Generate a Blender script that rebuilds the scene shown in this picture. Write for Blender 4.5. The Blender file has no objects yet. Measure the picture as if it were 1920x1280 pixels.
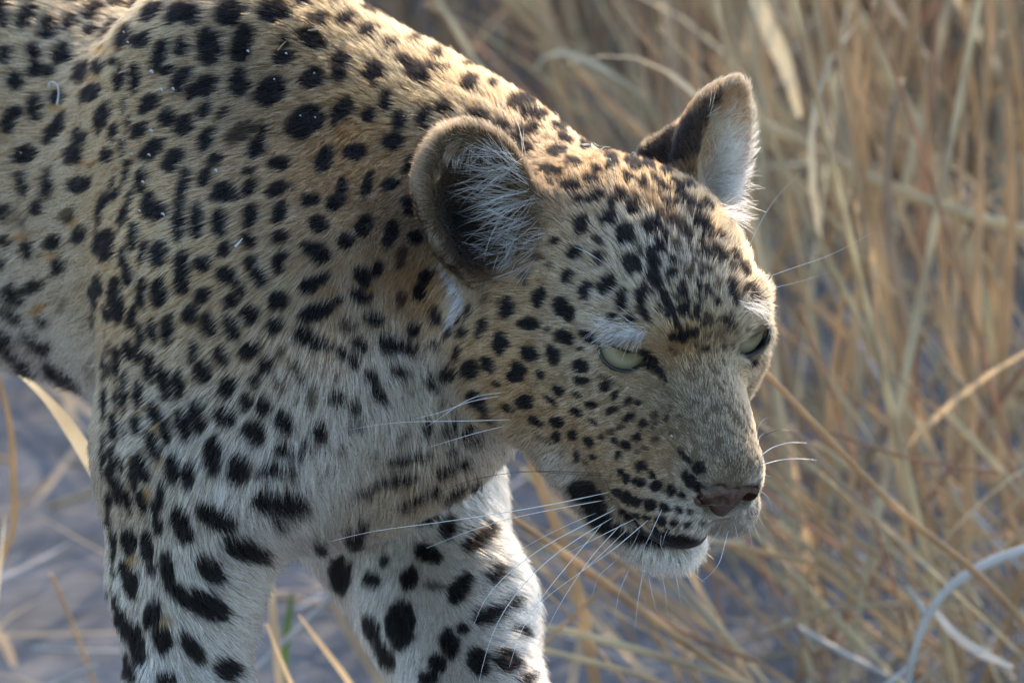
import bpy, math, random, os
import numpy as np
from mathutils import Vector, Matrix
from mathutils.bvhtree import BVHTree

random.seed(7)
RNG = np.random.default_rng(7)
sc = bpy.context.scene
COL = sc.collection

# ------------------------------------------------------------------ camera
PITCH = math.radians(13.0)      # the lens looks down on the animal
DIST = 667.0                    # cm from lens to the focus plane through the head
SPX = 35.3                      # photo pixels per cm on that plane
OZ = 0.50                       # height (m) of the point the lens is aimed at
cam_d = bpy.data.cameras.new('camera')
cam = bpy.data.objects.new('camera', cam_d)
COL.objects.link(cam)
cam.location = (0, -math.cos(PITCH) * DIST / 100, OZ + math.sin(PITCH) * DIST / 100)
cam.rotation_euler = (math.pi / 2 - PITCH, 0, 0)
cam_d.sensor_width = 36
cam_d.lens = SPX * DIST * 36 / 1920
cam_d.clip_start = 0.1
cam_d.clip_end = 500
cam_d.dof.use_dof = True
cam_d.dof.focus_distance = DIST / 100 - 0.02
cam_d.dof.aperture_fstop = 15.0
sc.camera = cam

# ------------------------------------------------------------------ light
SUN_EL, SUN_AZ = 28.0, 14.0     # degrees; azimuth from +Y (away) towards +X (right)
w = bpy.data.worlds.new('World')
sc.world = w
w.use_nodes = True
nt = w.node_tree
bg = nt.nodes['Background']
sky = nt.nodes.new('ShaderNodeTexSky')
sky.sky_type = 'NISHITA'
sky.sun_disc = False
sky.sun_elevation = math.radians(SUN_EL)
sky.ozone_density = 1.5; sky.dust_density = 1.0
sky.sun_rotation = math.radians(SUN_AZ)
nt.links.new(sky.outputs[0], bg.inputs[0])
bg.inputs[1].default_value = 0.15
sun_d = bpy.data.lights.new('sun', 'SUN')
sun_d.energy = 2.0
sun_d.angle = math.radians(0.5)
sun_d.color = (0.72, 0.545, 0.35)
sun = bpy.data.objects.new('sun', sun_d)
COL.objects.link(sun)
_e, _a = math.radians(SUN_EL), math.radians(SUN_AZ)
SUNV = Vector((math.sin(_a) * math.cos(_e), math.cos(_a) * math.cos(_e), math.sin(_e)))
sun.rotation_euler = SUNV.to_track_quat('Z', 'Y').to_euler()
sc.view_settings.view_transform = 'Standard'
sc.view_settings.look = 'None'
sc.view_settings.gamma = 1.0
sc.view_settings.use_curve_mapping = False
sc.view_settings.exposure = 1.5
sc.render.engine = 'CYCLES'
sc.cycles.use_denoising = True
sc.cycles.max_bounces = 6
sc.cycles.transparent_max_bounces = 8
try:
    sc.cycles_curves.shape = 'RIBBONS'
    sc.cycles_curves.subdivisions = 2
except Exception:
    pass

# ------------------------------------------------------------------ frames
# working frame: cm, X right, Y up in the lens' frame, Z towards the lens, origin where the lens is aimed
CP, SP = math.cos(PITCH), math.sin(PITCH)
A_WORLD = np.array([[1, 0, 0], [0, SP, -CP], [0, CP, SP]])   # working -> world axes


def to_world(p):
    return np.asarray(p, float) @ A_WORLD.T * 0.01 + np.array([0, 0, OZ])


def from_world(q):
    return (np.asarray(q, float) - np.array([0, 0, OZ])) @ A_WORLD * 100


def PX(px, py, z):
    """a point seen at photo position px, py that stands z cm nearer than the focus plane"""
    k = (DIST - z) / DIST / SPX
    return np.array([(px - 960) * k, (640 - py) * k, z])


def to_px(p):
    p = np.atleast_2d(p)
    k = SPX * DIST / (DIST - p[:, 2])
    return np.stack([960 + p[:, 0] * k, 640 - p[:, 1] * k], 1)


UPV = np.array([0, CP, SP])                        # world up in the working frame
# head frame: x along the muzzle, y to the far (left) side, z to the crown
H_YAW, H_PITCH, H_ROLL = map(math.radians, (31.0, 35.0, 7.5))
_f = np.array([math.sin(H_YAW) * math.cos(H_PITCH), -math.sin(H_PITCH), math.cos(H_YAW) * math.cos(H_PITCH)])
_s = np.array([math.cos(H_YAW), 0, -math.sin(H_YAW)])
_u = np.cross(_s, _f)
_u = _u if _u[1] > 0 else -_u
_R = np.array([[math.cos(H_ROLL), -math.sin(H_ROLL), 0], [math.sin(H_ROLL), math.cos(H_ROLL), 0], [0, 0, 1]])
HB = _R @ np.stack([_f, _s, _u], 1)
HC = PX(1272, 634, 0)


def HL(x, y, z):
    y = y - 0.11 * max(0.0, x - 1.0)              # the muzzle is turned a little to its near side
    return HC + HB @ np.array([x, y, z], float)


# ------------------------------------------------------------------ signed distance modelling
def _ell(c, r, B):
    c = np.asarray(c, float); r = np.asarray(r, float)
    def f(P):
        q = (P - c) @ B
        k0 = np.linalg.norm(q / r, axis=1)
        k1 = np.linalg.norm(q / (r * r), axis=1) + 1e-9
        return np.where(k0 < 1e-3, -r.min(), k0 * (k0 - 1) / k1)
    f.c, f.rad = c, float(r.max())
    return f


def _cone(a, b, ra, rb):
    a = np.asarray(a, float); b = np.asarray(b, float)
    d = b - a; l2 = d @ d
    def f(P):
        t = np.clip((P - a) @ d / l2, 0, 1)
        return np.linalg.norm(P - a - t[:, None] * d, axis=1) - (ra + (rb - ra) * t)
    f.c, f.rad = (a + b) / 2, math.sqrt(l2) / 2 + max(ra, rb)
    return f


def frame(x, up):
    x = np.asarray(x, float); x = x / np.linalg.norm(x)
    y = np.cross(up, x); y /= np.linalg.norm(y)
    return np.stack([x, y, np.cross(x, y)], 1)


class SDF:
    """a list of shapes melted together (k > 0), or carved away (op '-')"""
    def __init__(self):
        self.ops = []
    def add(self, f, k):
        self.ops.append((f, k, 1)); return self
    def cut(self, f, k):
        self.ops.append((f, k, -1)); return self
    def __call__(self, P):
        d = np.full(len(P), 60.0)
        for f, k, s in self.ops:
            m = np.linalg.norm(P - f.c, axis=1) - f.rad
            idx = np.nonzero(m < (np.maximum(d, 0) + k if s > 0 else 1.5 + k))[0]
            if not len(idx):
                continue
            v = f(P[idx]); e = d[idx]
            if s > 0:
                h = np.maximum(k - np.abs(v - e), 0) / k
                d[idx] = np.minimum(v, e) - h * h * k * 0.25
            else:
                v = -v
                h = np.maximum(k - np.abs(v - e), 0) / k
                d[idx] = np.maximum(v, e) + h * h * k * 0.25
        return d
    def grad(self, P, e=0.04):
        g = np.empty_like(P)
        for i in range(3):
            o = np.zeros(3); o[i] = e
            g[:, i] = (self(P + o) - self(P - o)) / (2 * e)
        return g


def surface(sdf, lo, hi, res, nblock=8):
    """sparse surface nets: returns vertices (cm) and quads of the zero surface"""
    lo = np.asarray(lo, float); hi = np.asarray(hi, float)
    bs = res * nblock
    nb = np.ceil((hi - lo) / bs).astype(int)
    ijk = np.stack(np.meshgrid(*[np.arange(n) for n in nb], indexing='ij'), -1).reshape(-1, 3)
    cd = sdf(lo + (ijk + 0.5) * bs)
    act = ijk[np.abs(cd) < bs * 1.25]
    g = np.arange(nblock + 1)
    off = np.stack(np.meshgrid(g, g, g, indexing='ij'), -1).reshape(-1, 3)
    verts, keys, edges = [], [], []
    N = nb * nblock + 2
    def key(c):
        return (c[..., 0] * N[1] + c[..., 1]) * N[2] + c[..., 2]
    allq = []
    for s in range(0, len(act), 1500):
        a = act[s:s + 1500]
        gi = a[:, None, :] * nblock + off[None]                 # nblk, 729, 3
        d = sdf((lo + gi.reshape(-1, 3) * res)).reshape(len(a), nblock + 1, nblock + 1, nblock + 1)
        acc = np.zeros((len(a), nblock, nblock, nblock, 3)); cnt = np.zeros((len(a), nblock, nblock, nblock))
        corner = lambda x, y, z: d[:, x:x + nblock, y:y + nblock, z:z + nblock]
        for ax in range(3):
            for u in (0, 1):
                for v in (0, 1):
                    o0 = [0, 0, 0]; o1 = [0, 0, 0]
                    o0[(ax + 1) % 3] = o1[(ax + 1) % 3] = u
                    o0[(ax + 2) % 3] = o1[(ax + 2) % 3] = v
                    o1[ax] = 1
                    d0, d1 = corner(*o0), corner(*o1)
                    m = (d0 < 0) != (d1 < 0)
                    t = np.where(m, d0 / np.where(m, d0 - d1, 1), 0)
                    p = np.zeros(acc.shape)
                    p[..., (ax + 1) % 3] = u; p[..., (ax + 2) % 3] = v; p[..., ax] = t
                    acc += np.where(m[..., None], p, 0); cnt += m
        has = cnt > 0
        b, x, y, z = np.nonzero(has)
        cell = a[b] * nblock + np.stack([x, y, z], 1)
        keys.append(key(cell))
        verts.append(lo + (cell + acc[has] / cnt[has][:, None]) * res)
        # a quad round each grid edge that crosses the surface (edges owned by their block)
        for ax in range(3):
            sl0 = [slice(0, nblock)] * 3; sl1 = [slice(0, nblock)] * 3
            sl1[ax] = slice(1, nblock + 1)
            d0 = d[(slice(None), *sl0)]; d1 = d[(slice(None), *sl1)]
            m = (d0 < 0) != (d1 < 0)
            b, x, y, z = np.nonzero(m)
            c = a[b] * nblock + np.stack([x, y, z], 1)
            e1 = np.zeros(3, int); e1[(ax + 1) % 3] = 1
            e2 = np.zeros(3, int); e2[(ax + 2) % 3] = 1
            q = np.stack([key(c - e1 - e2), key(c - e2), key(c), key(c - e1)], 1)
            fl = ~(d0[m] < 0)
            q[fl] = q[fl][:, ::-1]
            allq.append(q)
    keys = np.concatenate(keys); verts = np.concatenate(verts); Q = np.concatenate(allq)
    uk, first = np.unique(keys, return_index=True)
    V = verts[first]
    ix = np.searchsorted(uk, Q); ix = np.clip(ix, 0, len(uk) - 1)
    ok = (uk[ix] == Q).all(1)
    F = ix[ok]
    for _ in range(2):
        dd = sdf(V); gg = sdf.grad(V)
        n2 = (gg * gg).sum(1) + 1e-6
        st = -(dd / n2)[:, None] * gg
        ln = np.linalg.norm(st, axis=1, keepdims=True)
        V = V + st * np.minimum(1, res * 0.6 / (ln + 1e-9))
    return V, F


def mesh_obj(name, V, F, mat=None, parent=None, world=True, smooth=True):
    me = bpy.data.meshes.new(name)
    Vw = to_world(V) if world else np.asarray(V, float)
    F = np.asarray(F)
    me.vertices.add(len(Vw)); me.vertices.foreach_set('co', Vw.astype(np.float32).ravel())
    k = F.shape[1]
    me.loops.add(F.size); me.loops.foreach_set('vertex_index', F.astype(np.int32).ravel())
    me.polygons.add(len(F)); me.polygons.foreach_set('loop_start', np.arange(0, F.size, k, dtype=np.int32))
    if smooth:
        me.polygons.foreach_set('use_smooth', np.ones(len(F), bool))
    me.update(calc_edges=True); me.validate()
    if mat: me.materials.append(mat)
    o = bpy.data.objects.new(name, me); COL.objects.link(o)
    if parent: o.parent = parent
    return o


# ------------------------------------------------------------------ the leopard's body
HEAD_UP = HB
def both(f):
    """call f with the side sign for the near (-1) and far (+1) side"""
    for s in (-1, 1):
        f(s)

body = SDF()
Hh = np.array([0.75, -0.149, 0.643]); Hh /= np.linalg.norm(Hh)       # heading of the trunk
Nn = np.array([-0.66, -0.169, 0.73]); Nn /= np.linalg.norm(Nn)       # towards its near (right) flank
SH = PX(500, 420, -21)                                                # mid trunk between the shoulders
T = lambda a, b, c: SH + a * Hh + b * Nn + c * UPV
TB = np.stack([Hh, Nn, UPV], 1)
# trunk
body.add(_ell(T(0, 0, -0.9), (14, 9.5, 12.5), TB), 1)
body.add(_cone(T(-9, -2.2, -0.5), T(-34, -2, 2.0), 11.0, 12.4), 2.5)
body.add(_cone(T(-34, -2, 2.0), T(-58, -1, 3.5), 12.2, 11.0), 5)
body.add(_ell(T(-62, 0, 2), (11, 8.5, 11.5), TB), 5)
# neck
body.add(_cone(PX(520, 415, -20), PX(800, 486, -16.5), 11.3, 9.3), 5)
body.add(_cone(PX(800, 494, -16.5), PX(1010, 500, -12), 8.9, 6.3), 5)
body.add(_cone(PX(640, 770, -14), PX(800, 775, -12.5), 6.0, 4.2), 4)     # loose throat
body.add(_ell(PX(600, 740, -13), (6.5, 7.5, 7.0), np.eye(3)), 5)
# near foreleg
body.add(_cone(PX(430, 170, -15), PX(480, 560, -9.5), 6.0, 7.4), 5)
body.add(_cone(PX(480, 580, -9.5), PX(375, 850, -9.0), 7.0, 5.3), 4)
body.add(_cone(PX(375, 850, -9.0), PX(345, 1080, -9.5), 4.8, 3.6), 3)
body.add(_cone(PX(345, 1080, -9.5), PX(352, 1330, -9.5), 3.5, 3.0), 2)
_w0 = from_world((np.array(to_world(PX(352, 1330, -9.5)))))
def WP(o, dx, dy, z):
    """world-space neighbour of working point o: dx, dy metres aside, at height z"""
    q = to_world(o); return from_world(np.array([q[0] + dx, q[1] + dy, z]))
def paw(o, dx, dy, rk=1.0):
    a = WP(o, dx, dy, 0.12); b = WP(o, dx + 0.012, dy - 0.01, 0.035)
    body.add(_cone(o, a, 3.0 * rk, 2.7 * rk), 1.5)
    body.add(_cone(a, b, 2.6 * rk, 3.0 * rk), 1.5)
    for k in (-1.5, -.5, .5, 1.5):
        body.add(_cone(b + k * 1.5 * Nn + 1.0 * Hh, b + k * 1.9 * Nn + (5.2 - .5 * abs(k)) * Hh - 1.4 * UPV, 1.7, 1.45), .8)
paw(PX(352, 1330, -9.5), 0.02, 0.0)
# far foreleg, stepping forward
body.add(_cone(PX(690, 640, -28), PX(735, 900, -24), 6.4, 5.2), 4)
body.add(_cone(PX(745, 955, -24), PX(840, 1150, -19), 5.2, 4.2), 3)
body.add(_cone(PX(840, 1150, -19), PX(905, 1340, -14), 4.2, 3.4), 2)
paw(PX(905, 1340, -14), 0.06, -0.05)
# hind legs and tail (behind the frame's edge)
for s, st in ((1, -4), (-1, 7)):
    hip = T(-62, 5.5 * s, 1); knee = T(-53 + st, 6.5 * s, -14); hock = WP(T(-72 + st, 6 * s, 0), 0, 0, 0.19); toe = WP(T(-66 + st, 6 * s, 0), 0, 0, 0.03)
    body.add(_cone(hip, knee, 8.5, 5.0), 4); body.add(_cone(knee, hock, 4.4, 2.8), 2)
    body.add(_cone(hock, toe, 2.6, 2.6), 1.5); body.add(_ell(toe + 2 * Hh, (4.6, 3.4, 2.4), TB), 1.5)
tl = [T(-70, 0, 6), T(-84, 1, -2), T(-95, 2, -16), T(-103, 2, -30), T(-112, 1, -38), T(-122, 0, -38), T(-130, -1, -34)]
for i in range(6):
    body.add(_cone(tl[i], tl[i + 1], 2.9 - .12 * i, 2.8 - .12 * i), 1)

# head
def hell(x, y, z, rx, ry, rz, k, ax=None):
    B = HB if ax is None else HB @ frame(ax, (0, 0, 1))
    head.add(_ell(HL(x, y, z), (rx, ry, rz), B), k)
head = SDF()
def hcone(a, b, ra, rb, k):
    head.add(_cone(HL(*a), HL(*b), ra, rb), k)
hell(-7, 0, 0.4, 7.6, 6.2, 5.2, 1)
hell(-2.4, 0, 1.2, 4.6, 5.3, 2.7, 2)
hell(-6.0, 3.0, 2.0, 4.0, 2.6, 2.4, 2)
for s in (-1, 1):
    hell(-4.2, 4.7 * s, -3.0, 4.8, 2.5, 3.6, 2.5)       # zygoma
    hell(-8.0, 5.2 * s, -4.2, 4.8, 3.4, 4.8, 1.4)       # ruff of the cheek
    hcone((0.8, 2.2 * s, -9.2), (-6.0, 4.4 * s, -5.6), 2.2, 2.7, 2.0)   # jaw
hcone((-0.5, 0, -1.2), (7.0, 0, -4.2), 2.9, 2.3, 1.5)    # bridge of the nose
for s in (-1, 1):
    hcone((0.6, 1.5 * s, -1.3), (6.8, (0.9 if s > 0 else -1.1), -3.75), 1.5, 1.2, 1.0)
    hell(5.3, (1.3 if s > 0 else -1.6), -6.6, 2.9, 1.9, 2.1, 0.7)      # whisker pad
    hell(2.3, (2.0 if s > 0 else -2.6), -5.2, 3.2, (1.7 if s > 0 else 2.2), 2.8, 1.6)
    hell(-0.2, 3.55 * s, 0.0, 2.1, 2.1, 2.05, 0.8)     # lids over the ball
    hcone((1.25, 1.9 * s, 1.4 - .1 * (s + 1)), (-0.9, 5.0 * s, 1.85 - .1 * (s + 1)), 0.62, 0.68, 1.1)   # brow
    hcone((1.7, 2.5 * s, -2.0), (-0.4, 5.2 * s, -1.9), 0.7, 0.7, 1.2)
hell(1.9, 0, -10.95, 3.1, 2.2, 1.45, 0.9)                  # chin
hcone((1.6, 0, -10.1), (-2.4, 0, -8.0), 2.2, 2.2, 1.5)
hcone((-3.0, 0, -5.0), (-11, 0, -4.5), 4.2, 5.4, 3.0)     # throat

for f, k, s in head.ops[:]:
    pass
class Union:
    pass
for i, (f, k, s) in enumerate(head.ops):
    body.ops.append((f, 2.0 if i == 0 else k, s))

# ears: deep rounded cups, each an ellipsoid with a second one scooped out of its open side
def ear(c, x, openv, a, b, d, shift, wall=.45, off=0.0):
    z = np.asarray(openv, float); z = z / np.linalg.norm(z)
    x = np.asarray(x, float); x = x - (x @ z) * z; x /= np.linalg.norm(x)     # along the ear, base to tip
    B = np.stack([x, np.cross(z, x), z], 1)
    body.add(_ell(c, (b, a, d), B), 0.9)
    body.cut(_ell(c + z * shift + x * (0.3 - abs(off) * .4) + B[:, 1] * off, (b - wall, a - wall, d - wall * .6), B), 0.9)
    return B
EARN = PX(900, 385, -2.0)
EOFF = -0.42
EARNB = ear(EARN, (-0.36, 0.9, -0.1), (0.12, -0.10, 1.0), 3.2, 4.5, 3.0, 1.5, .38, EOFF)
EARF = PX(1347, 276, -9.0)
body.add(_cone(PX(1245, 310, -11), PX(1325, 235, -11), 1.5, 0.9), 1.5)
EARFB = ear(EARF, (0.33, 0.94, -0.1), (0.66, -0.12, 0.66), 2.35, 3.6, 2.2, 1.2, .32)
body.add(_cone(EARF + EARFB[:, 0] * 2.4 - EARFB[:, 2] * 0.6, EARF + EARFB[:, 0] * 3.3 - EARFB[:, 2] * 0.2, 0.75, 0.5), 0.6)

# eyes and mouth carved
EYES = []
LIDZ = 0.40                     # how far above its middle the lid closes
for s in (-1, 1):
    ec = HL(-0.35, 3.6 * s, 0.0)
    gaze = HB @ np.array([0.92, -0.30 if s < 0 else 0.05, 0.12])
    B = np.stack([gaze / np.linalg.norm(gaze)] + [None, None], 0) if False else frame(gaze, HB @ np.array([0, 0.18 * s * -1, 1.0]))
    eo = _ell(ec + B[:, 0] * 1.8, (2.3, 1.42, 0.86), B)
    def lidcut(P, eo=eo, ec=ec, B=B):
        return np.maximum(eo(P), (P - ec) @ B[:, 2] - LIDZ)
    lidcut.c, lidcut.rad = eo.c, eo.rad
    body.cut(lidcut, 0.15)
    EYES.append((ec, B, s))
body.cut(_ell(HL(3.2, 0, -9.1), (3.6, 2.7, 0.62), HB @ frame((1, 0, 0.05), (0, 0, 1))), 0.35)
NOSE_C = HL(8.25, 0, -4.6)
NOSE_B = HB @ frame((1, 0, 0.25), (0, 0, 1))
body.cut(_ell(NOSE_C, (1.2, 1.8, 1.4), NOSE_B), 0.15)
body.cut(_cone(HL(8.6, 0, -6.2), HL(7.8, 0, -8.2), 0.14, 0.16), 0.25)
nose = SDF()
nose.add(_cone(HL(7.9, -1.0, -4.25), HL(7.9, 1.0, -4.25), 0.9, 0.9), 0.3)
nose.add(_cone(HL(8.2, 0, -4.4), HL(7.7, 0, -5.9), 0.95, 0.5), 0.5)
for s in (-1, 1):
    nose.add(_ell(HL(7.9, 1.35 * s, -4.7), (0.9, 0.55, 0.6), NOSE_B), 0.35)
    nose.cut(_ell(HL(8.75, 1.0 * s, -4.75), (1.2, 0.55, 0.42), HB @ frame((1, -.25 * s, .2), (0, .55 * s, 1))), 0.12)
    nose.cut(_cone(HL(8.6, 1.35 * s, -4.7), HL(7.6, 2.1 * s, -4.1), 0.25, 0.18), 0.2)
nose.cut(_cone(HL(9.2, 0, -4.7), HL(8.35, 0, -6.3), 0.07, 0.1), 0.15)


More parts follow.
